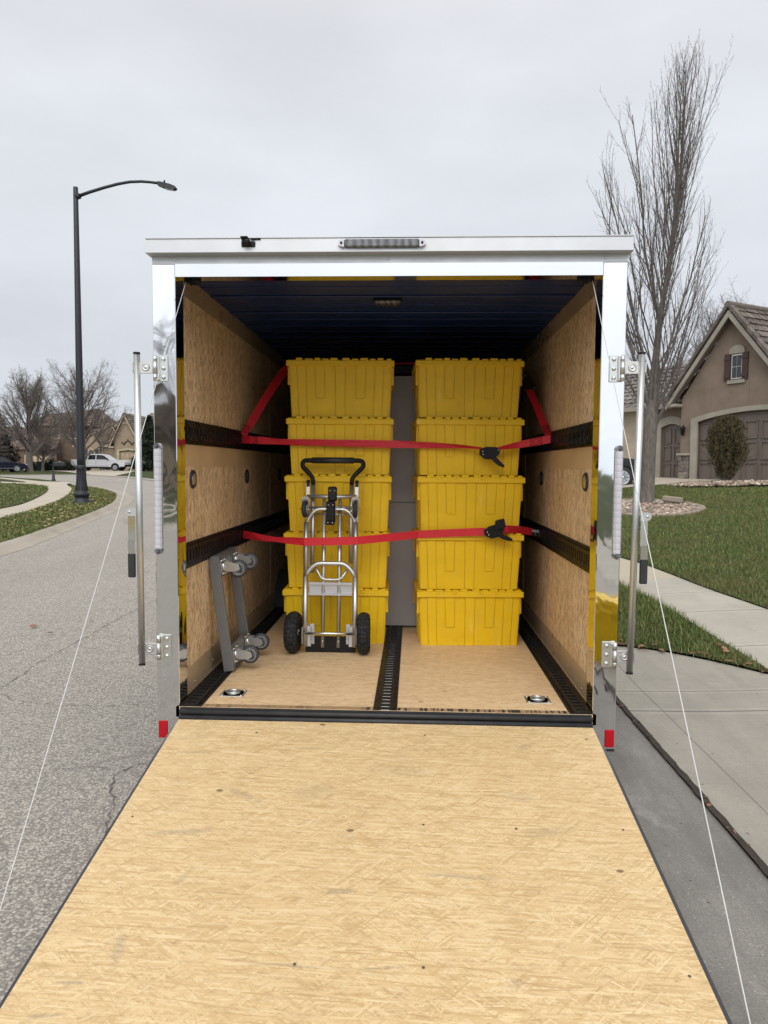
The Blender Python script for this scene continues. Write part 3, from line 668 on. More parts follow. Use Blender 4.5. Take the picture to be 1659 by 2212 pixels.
# ------------------------------------------------------------------ the trailer
T = thing('enclosed_trailer', (0, 2.4, GZ), 'open silver enclosed cargo trailer with chipboard-lined walls and its rear ramp lowered', 'trailer')
FZ = .02
def tb(name, mat, boxes, parent=T, bev=0):
    m = MB()
    for b in boxes:
        x0, x1, y0, y1, z0, z1 = b[:6]
        m.box(((x0+x1)/2, (y0+y1)/2, (z0+z1)/2), (abs(x1-x0), abs(y1-y0), abs(z1-z0)), None, b[6] if len(b) > 6 else bev)
    return m.build(name, mat, parent)
def bolt(m, c, r, ax, h=.006, n=12): m.lathe([(r, 0), (r*.97, h*.45), (r*.7, h*.85), (r*.3, h), (0.0, h)], n, c, ax)
for sx in (-1, 1):
    post = tb('corner_post', MT['mirror'], [(sx*.9606, sx*1.067, 0, .12, -.1423, 2.0628, .003)])
    # two hinges
    for hz in (1.594, .303):
        m = MB(); m.box((sx*1.016, -.004, hz), (.040, .005, .118), None, .002)
        m.box((sx*1.038, -.010, hz), (.012, .016, .112), None, .004)
        for q in (-1, 1): m.lathe([(.0095, 0), (.0095, .030)], 14, (sx*1.051, -.018, hz-.056 if q < 0 else hz+.026), (0, 0, 1))
        h = m.build('hinge', MT['zinc'], post)
        m = MB()
        for q in (-1, 0, 1): bolt(m, (sx*1.016, -.0065, hz+q*.041), .0095, (0, -1, 0), .008)
        m.each('hinge_bolts', MT['zinc'], post)
    # red reflector
    tb('reflector', MT['red_refl'], [(sx*1.019, sx*1.0625, -.004, 0, -.132, -.05, .002)], post)
    if sx > 0: tb('rubber_foot', MT['black_rub'], [(1.016, 1.064, -.006, .02, -.150, -.1425)], post)
    # vertical clear strip light
    m = MB(); m.box((sx*1.049, -.009, .997), (.034, .017, .47), None, .006)
    m.box((sx*1.0385, -.010, .997), (.006, .022, .47), None, .003)
    sl_ = m.build('strip_light', MT['lens'], post)
    m = MB()
    for zz, q in ((1.232, 1), (.762, -1)):
        m.prism([(.017*math.cos(w), q*.022*math.sin(w)) for w in np.linspace(0, math.pi, 9)], (sx*1.049, -.0185, zz), (1, 0, 0), (0, 0, 1), (0, .018, 0))
        bolt(m, (sx*1.049, -.0185, zz+q*.008), .006, (0, -1, 0), .004)
    m.each('end_cap', MT['lens_dark'], post)
    # dark edge gasket seen on the outside of the post
    # cam locking bar swung open
    tilt = -.004 if sx < 0 else .016
    m = MB(); m.tube([(sx*1.1335, -.022, 1.659), (sx*1.1335-tilt, -.022, .226)], .0148, 16)
    bar = m.build('locking_bar', MT['zinc'], T)
    m = MB()
    for zz, dx in ((1.660, 0), (.2245, -tilt)): m.lathe([(.0155, -.004), (.0155, .004)], 16, (sx*1.1335+dx, -.022, zz), (0, 0, 1))
    m.each('end_plug', MT['black_plastic'], bar)
    for zz, dx in ((1.597, 0), (.297, -tilt)):
        m = MB(); m.box((sx*(1.093)+dx*.5, -.018, zz), (.066, .005, .056), None, .002)
        m.lathe([(.019, 0), (.013, .003), (.012, .0015), (.007, .0015), (.006, .003), (0, .003)], 20, (sx*1.093, -.0205, zz), (0, -1, 0))
        m.lathe([(.0100, 0), (.0100, .054)], 14, (sx*1.051, -.018, zz-.027), (0, 0, 1))
        m.box((sx*1.1505+dx, -.02, zz), (.006, .02, .048), None, .002)
        m.build('bracket', MT['alu_tube'], bar)
    # handle hanging from the bar
    hx = sx*1.172-tilt*.5; m = MB()
    m.prism([(-.018, -.019), (.012, -.019)]+[(.012+.019*math.cos(w), .019*math.sin(w)) for w in np.linspace(-1.57, 1.57, 9)]+[(-.018, .019)], (sx*1.1635, -.028, .937), (sx, 0, 0), (0, 0, 1), (0, .004, 0))
    bolt(m, (sx*1.177, -.028, .937), .007, (0, -1, 0), .004)
    m.build('handle_plate', MT['alu_tube'], bar)
    m = MB(); m.band([(hx, -.021, .952), (hx, -.021, .806), (hx+sx*.006, -.014, .79), (hx+sx*.011, .004, .735), (hx+sx*.011, .004, .70)], Vector((.0155, 0, 0)), .005)
    m.build('handle', MT['zinc_gold'], bar)
    tb('handle_grip', MT['black_rub'], [(hx+sx*.011-.0175, hx+sx*.011+.0175, -.0025, .0105, .628, .742, .004)], bar)
# header, recessed band and roof rail
hd = tb('header', MT['mirror_flat'], [(-.9595, .9595, 0, .075, 2.0056, 2.0628)])
m = MB()
m.box((0, .012, 2.082), (2.134, .02, .038))
rr = tb('roof_rail', MT['alu'], [(-1.067, 1.067, .004, .03, 2.0640, 2.1000), (-1.077, 1.077, -.042, .06, 2.1005, 2.1595), (-1.079, 1.079, -.047, .06, 2.1600, 2.1660, .002), (-1.079, 1.079, -.050, .05, 2.0985, 2.1035, .001)])
m = MB()
for x in (-.962, .008, .972): m.lathe([(.0065, 0), (.006, .003), (.003, .0035), (0, .0035)], 10, (x, .0035, 2.082), (0, -1, 0))
m.each('rivets', MT['zinc'], rr)
m = MB(); m.box((-.02, -.052, 2.1335), (.33, .02, .034), None, .005)
lb = m.build('light_bar', MT['lens_dark'], rr)
m = MB()
for q in (-1, 1):
    m.prism([(q*.028*math.sin(w) if True else 0, .016*math.cos(w)) for w in np.linspace(0, math.pi, 9)], (-.02+q*.166, -.0595, 2.1335), (1, 0, 0), (0, 0, 1), (0, .016, 0))
m.each('light_bar_end', MT['lens'], rr)
m = MB()
for q in (-1, 1): m.lathe([(.0055, 0), (.0055, .003)], 12, (-.02+q*.178, -.0605, 2.1335), (0, -1, 0))
m.each('light_bar_screw', MT['black_plastic'], rr)
m = MB(); m.box((-.614, -.0465, 2.135), (.062, .007, .024), None, .003); m.box((-.620, -.064, 2.142), (.036, .034, .030), None, .008); m.box((-.622, -.086, 2.152), (.034, .02, .008), None, .003)
m.tube([(-.603, -.05, 2.155), (-.575, -.048, 2.158), (-.56, -.046, 2.157)], .004, 8)
bc = m.build('backup_camera', MT['black_plastic'], rr)
m = MB(); m.lathe([(.010, 0), (.009, .003), (.004, .004), (0, .004)], 14, (-.614, -.082, 2.139), (0, -1, -.3)); m.build('camera_lens', MT['glass_dark'], rr)
# roof, outer skin, nose
m = MB(); m.hexa([(-1.075, .06, 2.16), (1.075, .06, 2.16), (1.075, 4.9, 2.16), (-1.075, 4.9, 2.16), (-1.0, .06, 2.175), (1.0, .06, 2.175), (1.0, 4.9, 2.175), (-1.0, 4.9, 2.175)]); m.build('roof', MT['alu'], T)
for sx in (-1, 1): tb('outer_skin', MT['alu'], [(sx*1.05, sx*1.066, .121, 4.9, -.14, 2.159)])
tb('front_wall', MT['alu'], [(-1.049, 1.049, 4.84, 4.9, -.14, 2.159)])
tb('inner_front_wall', MT['osb_wall'], [(-.979, .979, 4.36, 4.38, .021, 2.068)])
tb('floor', MT['osb_floor'], [(-.979, .979, .0, 4.839, -.03, FZ)])
tb('chassis', MT['black_steel'], [(-1.049, 1.049, .13, 4.83, -.139, -.031)])
# wall linings: chipboard with plywood band, kick plate and top strip
for sx in (-1, 1):
    w = tb('wall_lining', MT['osb_wall'], [(sx*.98, sx*1.0, .1205, 4.36, .15, 1.148), (sx*.98, sx*1.0, .1205, 4.36, 1.37, 1.964)])
    tb('kick_plate', MT['tan_metal'], [(sx*.978, sx*1.0, .1205, 4.36, FZ+.001, .1495)], w)
    tb('plywood_band', MT['ply'], [(sx*.979, sx*1.0, .1205, 4.36, 1.1485, 1.3695)], w)
    tb('top_strip', MT['tan_metal'], [(sx*.978, sx*1.0, .1205, 4.36, 1.9645, 2.068)], w)
    tb('seam_strip', MT['tan_metal'], [(sx*.9775, sx*.9795, 2.245, 2.253, .16, 1.96)], w)
    m = MB()
    for (y, z) in ((.3, .05), (.62, .075), (1.4, .06)): m.lathe([(.006, 0), (.005, .003), (0, .003)], 8, (sx*.978, y, z), (-sx, 0, 0))
    m.each('screws', MT['zinc'], w)
# black slotted cargo tracks
def track(name, width, y0, y1, place, parent, pitch=.048, lining=None, fill=.52):
    """place(a, b, n) -> world point: a along, b across (centred), n proud"""
    m = MB(); hw = width/2
    def bar_(a0, a1, b0, b1, n0, n1):
        p = [place(a, b, n_) for n_ in (n0, n1) for (a, b) in ((a0, b0), (a1, b0), (a1, b1), (a0, b1))]; m.hexa(p)
    for s in (-1, 1):
        bar_(y0, y1, s*hw, s*(hw-.018), .0, .004)
        bar_(y0, y1, s*(hw-.018), s*(hw-.024), .0, .013)
        bar_(y0, y1, s*(hw-.024), s*(hw-.036), .0, .010)
        a = y0+.03
        while a < y1: bar_(a, a+.008, s*(hw-.003), s*(hw-.014), .004, .0055); a += .1
    a = y0
    while a < y1:
        bar_(a, min(a+pitch*fill, y1), -hw+.036, hw-.036, .003, .0095); a += pitch
    t = m.build(name, MT['black_steel'], parent)
    m = MB(); p = [place(a, b, n_) for n_ in (.0005, .0025) for (a, b) in ((y0, -hw+.036), (y1, -hw+.036), (y1, hw-.036), (y0, hw-.036))]; m.hexa(p)
    m.build('slot_lining', lining or MT['dark'], t)
    return t
for sx in (-1, 1):
    for zc in (1.315, .711):
        track('wall_track', .118 if zc > 1 else .127, .1205, 4.3, lambda a, b, n_, sx=sx, zc=zc: (sx*(.979-n_*1.3), a, zc+b), T)
    track('floor_track', .115, .0 if sx < 0 else -.0, 4.3, lambda a, b, n_, sx=sx: (sx*.915+b, a, FZ+n_), T, .05, None, .42)
track('floor_track', .112, .0, 4.3, lambda a, b, n_: (.006+b, a, FZ+n_), T, .05, plain('slot_grey', (.55, .56, .58), .5, .1), .42)
# ceiling with roof bows
m = MB(); m.box((0, 2.2, 2.075), (1.958, 4.24, .012))
y = .2; k = 0
while y < 4.3:
    m.box((0, y+.05, 2.0645), (1.956, .05, .008), None, .003); m.box((0, y+.25, 2.0675), (1.956, .010, .004), None, .001); y += .406
ce = m.build('ceiling', MT['navy'], T)
m = MB(); m.box((-.02, .70, 2.045), (.145, .085, .024), None, .011)
dl = m.build('dome_light', MT['lens_dark'], T)
tb('dome_light_base', MT['black_plastic'], [(-.10, .06, .655, .745, 2.0575, 2.0665)], dl)
# round chrome lamps in the walls
for sx, ys_ in ((-1, (.29, 1.458, 2.62)), (1, (.305, 1.527, 2.39))):
    for y in ys_:
        m = MB(); m.lathe([(.047, 0), (.047, .006), (.040, .012), (.034, .008), (.034, .004)], 28, (sx*.98, y, 1.083), (-sx, 0, 0)); wl = m.build('wall_light', MT['black_rub'], T)
        m = MB(); m.lathe([(.0335, .004), (.030, .012), (.022, .009), (.010, .012), (0, .013)], 24, (sx*.98, y, 1.083), (-sx, 0, 0)); m.build('chrome_lens', MT['chrome'], wl)
# recessed D-ring tie-downs
for x, y in ((-.757, .205), (.744, .195)):
    m = MB()
    m.lathe([(.050, .004), (.036, .004), (.028, .0015), (0, .001)], 20, (x, y, FZ), (0, 0, 1)); m.box((x, y, FZ+.0015), (.118, .105, .003), None, .001)
    for i in (-1, 1):
        for j in (-1, 1): m.lathe([(.007, 0), (.005, .004), (0, .004)], 10, (x+i*.047, y+j*.041, FZ+.003), (0, 0, 1))
    td = m.build('tie_down', MT['zinc'], T)
    m = MB(); m.tube([(x+.030*math.cos(w), y+.006+.030*math.sin(w), FZ+.0085) for w in np.linspace(0, math.pi, 11)]+[(x-.03, y-.02, FZ+.0085), (x+.03, y-.02, FZ+.0085)], .0048, 8, closed=True); m.build('tie_ring', MT['zinc'], td)
# rear sill: rubber seal, frayed board edge
sm_ = MB()
sm_.tube([(-.957, -.014, .000), (.957, -.014, .000)], .0125, 8); sm_.tube([(-.957, -.020, -.026), (.957, -.020, -.026)], .013, 8); sm_.box((0, -.012, -.040), (1.914, .022, .05))
sm_.box((0, -.004, .011), (1.914, .008, .014))
sm_.build('threshold_seal', MT['black_rub'], T)
def fray():
    g = G('frayed_sill_board'); o = g.obj(); c = g.xyz(o)
    w = g.noise(g.map(o, (70, 6, 1), (0, 0, .0)), 1.0, 2); pa = g.noise(g.map(o, (3.0, 1, 1)), 1.0, 2)
    k = g.math('MULTIPLY', g.ramp(w, [(.47, 0), (.53, 1)]), g.ramp(pa, [(.42, 0), (.52, 1)]))
    return g.done(g.mix(k, (.30, .195, .10), (.02, .017, .014)), .8)
tb('sill_board', fray(), [(-.957, .957, .001, .036, FZ+.0005, FZ+.0025)])
# ramp door
SL = .178; ry0, ry1 = -.035, -1.93
rz = lambda y: -.030+SL*(y-ry0)
def slab(x0, x1, ya, yb, t0, t1): return [(x0, yb, rz(yb)+t0), (x1, yb, rz(yb)+t0), (x1, ya, rz(ya)+t0), (x0, ya, rz(ya)+t0), (x0, yb, rz(yb)+t1), (x1, yb, rz(yb)+t1), (x1, ya, rz(ya)+t1), (x0, ya, rz(ya)+t1)]
m = MB(); m.hexa(slab(-.955, .957, ry0, ry1, -.018, 0)); rd = m.build('ramp_door', MT['osb_ramp'], T)
m = MB(); m.hexa(slab(.9575, .972, ry0-.05, ry1, -.045, -.006)); m.hexa(slab(-.967, -.9555, ry0-.05, ry1, -.045, -.004)); m.hexa(slab(-.955, .957, ry0, ry1, -.045, -.0185)); m.build('ramp_frame', plain('ramp_edge_steel', (.04, .042, .05), .4, .2), rd)
m = MB(); m.hexa(slab(.9725, .9745, ry0-.2, ry1, -.040, -.020)); m.hexa(slab(-.9695, -.9675, ry0-.2, ry1, -.040, -.016)); m.each('edge_seal', MT['alu'], rd)
m = MB(); rg = random.Random(2)
for y in (-.12, -.72, -1.32, -1.84):
    for x in np.linspace(-.9, .9, 6): m.lathe([(.0048, 0), (.004, .0005), (.0028, -.0006), (0, -.0006)], 8, (x+rg.uniform(-.03, .03), y+rg.uniform(-.02, .02), rz(y)), (0, -SL, 1))
m.each('ramp_screws', plain('old_screw', (.13, .095, .06), .5, .3), rd)
tb('ramp_flap', MT['osb_flap'], [(-.94, .94, -2.25, -1.935, -.405, -.390)], rd)
# cables and their pulleys
for sx, b in ((-1, (-1.035, -1.50, -.285)), (1, (.93, -1.80, -.34))):
    m = MB(); a = Vector((sx*.925, .045, 1.992)); b = Vector(b); m.tube([a+(b-a)*t+Vector((0, 0, -.03*t*(1-t))) for t in np.linspace(0, 1, 12)], .0018, 8); m.build('ramp_cable', MT['white_wire'], T)
    m = MB(); m.tube([(sx*.86, .062, 2.000), (sx*.935, .062, 2.000)], .010, 10)
    for q in (.880, .893, .906): m.lathe([(.0165, -.003), (.0165, .003)], 14, (sx*q, .062, 1.998), (1, 0, 0))
    m.build('cable_pulley', MT['black_steel'], T)
# running gear
for sx in (-1, 1):
    for y in (2.7, 3.5):
        m = MB(); m.lathe([(.20, -.1), (.33, -.1), (.345, -.07), (.345, .07), (.33, .1), (.20, .1)], 28, (sx*.93, y, -.055), (1, 0, 0)); wh = m.build('trailer_wheel', MT['tyre'], T)
        m = MB(); m.lathe([(.20, .02), (.06, .05), (0, .05)], 20, (sx*.93, y, -.055), (sx, 0, 0)); m.build('wheel_rim', MT['rim_grey'], wh)

# hooks clipped into the upper rails
def hook(x, y, z, sx, lab):
    m = MB(); m.tube([(x, y-.004, z+.045), (x-sx*.012, y-.01, z+.035), (x-sx*.018, y-.006, z+.01), (x-sx*.010, y+.002, z-.002), (x-sx*.018, y+.012, z-.02), (x-sx*.016, y+.006, z-.042), (x-sx*.008, y-.010, z-.048), (x-sx*.006, y-.020, z-.03), (x-sx*.010, y-.014, z-.006)], .0048, 8)
    m.box((x, y, z+.045), (.008, .03, .018), None, .003)
    tag(m.build('rail_hook', MT['black_plastic']), lab, 'hook', 'black hooks clipped into the upper wall rails')
for y in (.215, .30, .39, .48, .575): hook(.964, y, 1.315, 1, 'black hook, one of the five bunched together on the right upper wall rail')
hook(-.964, .385, 1.315, -1, 'single black hook on the left upper rail, further in from the doorway')
hook(-.964, .17, 1.315, -1, 'black hook on the left upper rail hard against the door post')

# ------------------------------------------------------------------ totes
TW, TD, TH = .674, .50, .3605
def tote_meshes():
    m = MB(); hb, ht = (.298, .210), (.313, .229); z1 = .318
    m.hexa([(-hb[0], -hb[1], 0), (hb[0], -hb[1], 0), (hb[0], hb[1], 0), (-hb[0], hb[1], 0), (-ht[0], -ht[1], z1), (ht[0], -ht[1], z1), (ht[0], ht[1], z1), (-ht[0], ht[1], z1)])
    def rib(face, s0, s1, t0, t1, d=.005, sh=0):
        # s along the face (-1..1), t up; sh narrows the lower end
        def P(s, t, dd):
            hx, hy = hb[0]+(ht[0]-hb[0])*t, hb[1]+(ht[1]-hb[1])*t; z = z1*t
            if face == 'f': return (s*hx, -hy-dd, z)
            if face == 'b': return (-s*hx, hy+dd, z)
            if face == 'r': return (hx+dd, s*hy, z)
            return (-hx-dd, -s*hy, z)
        c = (s0+s1)/2; k = 1-sh; b0, b1 = c+(s0-c)*k, c+(s1-c)*k
        m.hexa([P(b0, t0, -.001), P(b1, t0, -.001), P(s1, t1, -.001), P(s0, t1, -.001), P(b0, t0, d), P(b1, t0, d), P(s1, t1, d), P(s0, t1, d)])
    G_ = .0042
    for f in 'fb':
        E_ = [-1.0, -.87, -.69, -.10, .10, .69, .87, 1.0]
        for a, b in zip(E_, E_[1:]):
            if abs(b-a) > .4:
                s_ = 1 if a > 0 else -1; t0, t1 = (a+.18, a+.38) if a < 0 else (b-.38, b-.18)
                rib(f, a+G_, t0-G_, .0, 1, .006); rib(f, t1+G_, b-G_, .0, 1, .006); rib(f, t0-G_, t1+G_, .0, .36, .006); rib(f, t0+G_*.3, t1-G_*.3, .37, 1, .009, .2)
            else: rib(f, a+G_, b-G_, .0, 1, .010 if abs(b-a) > .15 else .006, .06)
    for f in 'lr':
        E_ = [-1.0, -.8, -.6, -.12, .12, .6, .8, 1.0]
        for a, b in zip(E_, E_[1:]): rib(f, a+G_*1.3, b-G_*1.3, 0, 1, .013 if abs(b-a) < .3 and abs(a+b) < 1.5 else .008, .05)
    # deep grip skirts on the short ends
    for s in (-1, 1): m.hexa([(s*.319, -.185, .205), (s*.329, -.185, .205), (s*.329, .185, .205), (s*.319, .185, .205), (s*.311, -.19, .318), (s*.330, -.19, .318), (s*.330, .19, .318), (s*.311, .19, .318)])
    for s in (-1, 1):
        for q in (-.19, .18): m.box((s*.322, q, .255), (.022, .012, .11))
    body = m
    m = MB()
    m.box((0, 0, .330), (TW, TD, .036), None, .004)
    m.box((0, -.001, .3495), (TW-.03, TD-.03, .006), None, .002)
    # knuckled edges front and back
    for s in (-1, 1):
        x = -.318; k = 0
        for wv, gap, hz in ((.03, .02, .012), (.036, .012, .016), (.036, .01, .012), (.05, .012, .016), (.04, .014, .012), (.045, .03, .016), (.045, .012, .016), (.04, .01, .012), (.036, .012, .016), (.05, .014, .012), (.04, .012, .016), (.034, .012, .012), (.03, .01, .016)):
            if x+wv > .32: break
            m.box((s*(x+wv/2), s*(TD/2-.012), .347+hz/2), (wv, .022, hz), None, .003)
            x += wv+gap
        for x in (-.205, -.098, .065, .168):
            m.box((x, s*(TD/2+.001), .341), (.022, .006, .014), None, .001); m.box((x, s*(TD/2+.0035), .3405), (.010, .003, .008))
    for s in (-1, 1): m.box((s*.319, 0, .351), (.02, .44, .006), None, .002)
    # centre zip of the folding lid
    for i in range(11): m.box((-.3+i*.06, .012*(1 if i % 2 else -1), .3535), (.05, .03, .005), None, .001)
    return body, m
tb_, tl_ = tote_meshes()
proto = thing('tote', (0, 0, 0), 'x', 'tote', 'yellow totes')
tb_.build('tote_body', MT['tote'], proto); tl_.build('tote_lid', MT['tote'], proto)
ORD = ['bottom', 'second from the bottom', 'middle', 'second from the top', 'topmost']
LBL = {(-1, 0): 'yellow lidded tote at the foot of the left stack, behind the hand truck wheels',
       (-1, 1): 'yellow lidded tote in the left stack, second from the floor, behind the hand truck',
       (-1, 2): 'yellow lidded tote in the middle of the left stack, behind the hand truck handle',
       (-1, 3): 'yellow tote second from the top of the left stack, crossed by the upper red strap',
       (-1, 4): 'yellow lidded tote on top of the left stack, clear of every strap',
       (1, 0): 'yellow lidded tote at the foot of the right stack on bare floor',
       (1, 1): 'yellow tote second from the floor in the right stack, just below the lower strap',
       (1, 2): 'yellow lidded tote in the middle of the right stack, behind the lower strap ratchet',
       (1, 3): 'yellow tote second from the top of the right stack, behind the upper strap ratchet',
       (1, 4): 'yellow lidded tote on top of the right stack beside the steep red strap'}
LX = (-.366, -.359, -.352, -.345, -.341); RX = (.480, .475, .474, .464, .459); rg = random.Random(4); first = True
for side, X_, y0 in ((-1, LX, 1.47), (1, RX, 1.475)):
    for i in range(5):
        t = proto if first else copy_tree(proto); first = False
        t.location = (X_[i], y0+rg.uniform(-.006, .006), FZ+.0005+i*TH); t.rotation_euler = (0, 0, rg.uniform(-.010, .010)+(.040 if side < 0 else .06)+(math.pi if i % 2 else 0)); t['label'] = LBL[(side, i)]
        t['group'] = 'yellow totes in two stacks inside the trailer'
t = copy_tree(proto); t.location = (1.80, -2.62, -.403); t.rotation_euler = (0, 0, .5); t.scale = (1, 1, 1.3); t['label'] = 'single yellow tote standing outside beside the ramp, seen mirrored in the right door post'; del t['group']
# grey cabinet behind the stacks
cb = thing('cabinet', (.06, 1.98, FZ), 'tall grey cabinet standing behind the gap between the two tote stacks', 'cabinet')
tb('cabinet_body', MT['cabinet'], [(-.42, .52, 1.765, 2.3, FZ+.012, 1.78)], cb)
tb('lower_door', MT['cabinet'], [(-.418, .518, 1.745, 1.763, FZ+.014, .9015)], cb); tb('upper_door', MT['cabinet'], [(-.418, .518, 1.745, 1.763, .9065, 1.778)], cb)
tb('base', MT['black_rub'], [(-.42, .52, 1.75, 2.3, FZ+.001, FZ+.011)], cb)
m = MB(); m.box((.06, 1.95, 1.83), (.34, .3, .098), None, .02); m.box((.06, 1.793, 1.842), (.16, .012, .03), None, .004)
tag(m.build('black_case', MT['black_plastic']), 'black case lying on top of the grey cabinet in the gap between stacks', 'case')

# ------------------------------------------------------------------ straps
def text_mesh(s, size, mat, parent, loc, ex, ey, name, sx=1.0):
    cu = bpy.data.curves.new('t', 'FONT'); cu.body = s; cu.size = size; cu.align_x = 'CENTER'; cu.align_y = 'CENTER'; cu.extrude = .0004
    ob = bpy.data.objects.new('t', cu); COL.objects.link(ob); dg = bpy.context.evaluated_depsgraph_get()
    me = bpy.data.meshes.new_from_object(ob.evaluated_get(dg)); bpy.data.objects.remove(ob)
    ex, ey = Vector(ex).normalized(), Vector(ey).normalized(); ez = ex.cross(ey); M_ = Matrix((ex*sx, ey, ez)).transposed().to_4x4(); M_.translation = Vector(loc)-ORG.get(parent.name, Vector())
    me.transform(M_); me.materials.clear(); me.materials.append(mat); me.name = name
    o = bpy.data.objects.new(name, me); COL.objects.link(o); o.parent = parent; ORG[o.name] = ORG.get(parent.name, Vector()); return o
V = Vector
def ratchet(parent, c, ang, flip=False, s=1.0, face=0.0):
    """compact black ratchet with a lever; drawn in the xz plane, turned by ang"""
    M3 = Matrix.Rotation(face, 3, 'Z') @ Matrix.Rotation(ang, 3, 'Y'); c = V(c)
    P = lambda x, y, z: c+M3 @ (V((x, y, z))*s)
    def pz(m, poly, y0, y1): m.prism(poly, P(0, y0, 0), M3 @ V((s, 0, 0)), M3 @ V((0, 0, s)), M3 @ V((0, (y1-y0)*s, 0)))
    m = MB()
    pz(m, [(-.068, .012), (-.03, .030), (.03, .034), (.058, .022), (.05, -.012), (.015, -.042), (-.03, -.046), (-.066, -.022)], -.012, -.006)
    pz(m, [(-.068, .012), (-.03, .030), (.03, .034), (.058, .022), (.05, -.012), (.015, -.042), (-.03, -.046), (-.066, -.022)], .018, .024)
    m.lathe([(.027, -.022), (.027, .012), (.02, .018)], 20, P(0, .0, -.004), M3 @ V((0, 1, 0)))
    b = m.build('ratchet', MT['black_plastic'], parent)
    m = MB(); pz(m, [(.0, -.03), (.022, -.016), (.092, -.072), (.088, -.086), (.06, -.078), (.03, -.060)], -.018, .016); m.build('ratchet_lever', MT['black_plastic'], b)
    m = MB()
    for q in ((.045, .018), (-.05, .0), (-.045, -.018)): m.lathe([(.005, 0), (.004, .004), (0, .004)], 10, P(q[0], -.0125, q[1]), M3 @ V((0, -1, 0)))
    m.each('ratchet_rivets', MT['zinc'], b)
    return b
W2 = V((0, 0, .024))
# upper strap
s1 = thing('ratchet_strap', (0, 1.2, 1.28), 'upper red webbing strap pulled across the totes just above the hand truck handle', 'strap', 'red tie-down straps')
m = MB(); m.band([(-.962, 1.27, 1.318), (-.90, 1.235, 1.316), (-.80, 1.215, 1.310), (-.71, 1.204, 1.303), (-.5, 1.203, 1.300), (0, 1.203, 1.292), (.25, 1.203, 1.286), (.42, 1.197, 1.281), (.55, 1.175, 1.268)],
         [W2, W2, V((0, .004, .022)), V((0, .012, .017)), V((0, .008, .020)), V((0, .002, .023)), V((0, .008, .018)), V((0, .016, .010)), V((0, .012, .006))], .003)
m.band([(.62, 1.17, 1.262), (.70, 1.178, 1.278), (.78, 1.19, 1.293), (.87, 1.17, 1.310), (.962, 1.145, 1.327)], [V((0, .012, .005)), V((0, .013, .013)), V((0, .006, .021)), W2, W2], .003)
m.each('webbing', MT['red_strap'], s1)
ratchet(s1, (.60, 1.168, 1.245), .1)
m = MB(); m.box((-.968, 1.275, 1.315), (.014, .05, .06), None, .003); m.box((.966, 1.135, 1.33), (.012, .06, .056), None, .003); m.box((.960, 1.12, 1.33), (.01, .03, .05), None, .003); m.each('anchor', MT['black_steel'], s1)
def stitch(m, c, ex, ey, w, h):
    c, ex, ey = V(c), V(ex).normalized(), V(ey).normalized()
    q = [(-w, -h), (w, -h), (w, h), (-w, h), (-w, -h)]
    for a, b in list(zip(q, q[1:]))+[((-w, -h), (0, h)), ((0, h), (w, -h)), ((-w, h), (0, -h)), ((0, -h), (w, h))]:
        m.tube([c+ex*a[0]+ey*a[1], c+ex*b[0]+ey*b[1]], .0012, 4)
m = MB(); stitch(m, (-.875, 1.2255, 1.315), (.06, -.03, 0), (0, 0, 1), .028, .019); stitch(m, (.875, 1.166, 1.311), (.09, -.025, .017), (0, 0, 1), .034, .019); m.each('stitching', MT['stitch'], s1)
# rear strap, rising from the same rails and passing behind the stacks
s2 = thing('ratchet_strap', (0, 1.8, 1.6), 'red webbing strap climbing steeply from both upper rails to pass behind the stacks', 'strap', 'red tie-down straps')
d1 = V((.045, .03, -.018)).normalized()*.024
m = MB(); m.band([(-.958, 1.29, 1.345), (-.93, 1.32, 1.40), (-.85, 1.47, 1.60), (-.76, 1.65, 1.80), (-.71, 1.735, 1.860), (-.2, 1.74, 1.862)], [V((.018, .012, -.006)), V((.020, .012, -.008)), V((.021, .012, -.012)), V((.021, .01, -.014)), V((.012, .002, -.02)), V((0, .002, .022))], .003)
m.band([(-.2, 1.74, 1.862), (.25, 1.74, 1.862)], V((0, .001, .004)), .003)
m.band([(.25, 1.74, 1.862), (.72, 1.735, 1.85), (.84, 1.62, 1.76)], [V((0, .002, .022)), V((.012, .002, .02)), V((.022, .004, .010))], .003)
m.band([(.885, 1.54, 1.665), (.92, 1.42, 1.54), (.945, 1.30, 1.42), (.958, 1.19, 1.345)], V((.0235, .004, .004)), .003)
m.each('webbing', MT['red_strap'], s2)
ratchet(s2, (.878, 1.555, 1.71), 1.05, s=1.05, face=.2)
m = MB(); stitch(m, (-.938, 1.295, 1.385), (.021, .012, -.008), (.3, .8, 1.8), .02, .026); stitch(m, (.948, 1.235, 1.385), (.0235, .004, .004), (-.02, .5, .6), .02, .035); m.each('stitching', MT['stitch'], s2)
# lower strap, bent over the hand truck rail
s3 = thing('ratchet_strap', (0, 1.1, .73), 'lower red webbing strap running in front of the hand truck, with a logo patch', 'strap', 'red tie-down straps')
m = MB(); m.band([(-.962, 1.29, .712), (-.90, 1.24, .708), (-.80, 1.17, .700), (-.72, 1.12, .698), (-.62, 1.055, .699), (-.525, .998, .699)], [W2, W2, V((0, .010, .018)), V((0, .012, .013)), V((0, .006, .021)), W2], .003)
m.band([(-.525, .998, .699), (-.36, 1.00, .703), (-.20, 1.02, .708), (.0, 1.12, .720), (.16, 1.196, .732), (.4, 1.199, .745), (.58, 1.185, .756)], W2, .003)
m.band([(.66, 1.18, .768), (.715, 1.192, .771), (.80, 1.288, .758), (.88, 1.378, .742), (.965, 1.475, .722)], W2, .003)
m.each('webbing', MT['red_strap'], s3)
m = MB(); m.box((.963, 1.49, .72), (.014, .05, .06), None, .003); m.each('anchor', MT['black_steel'], s3)
rt = ratchet(s3, (.635, 1.165, .765), -.22)
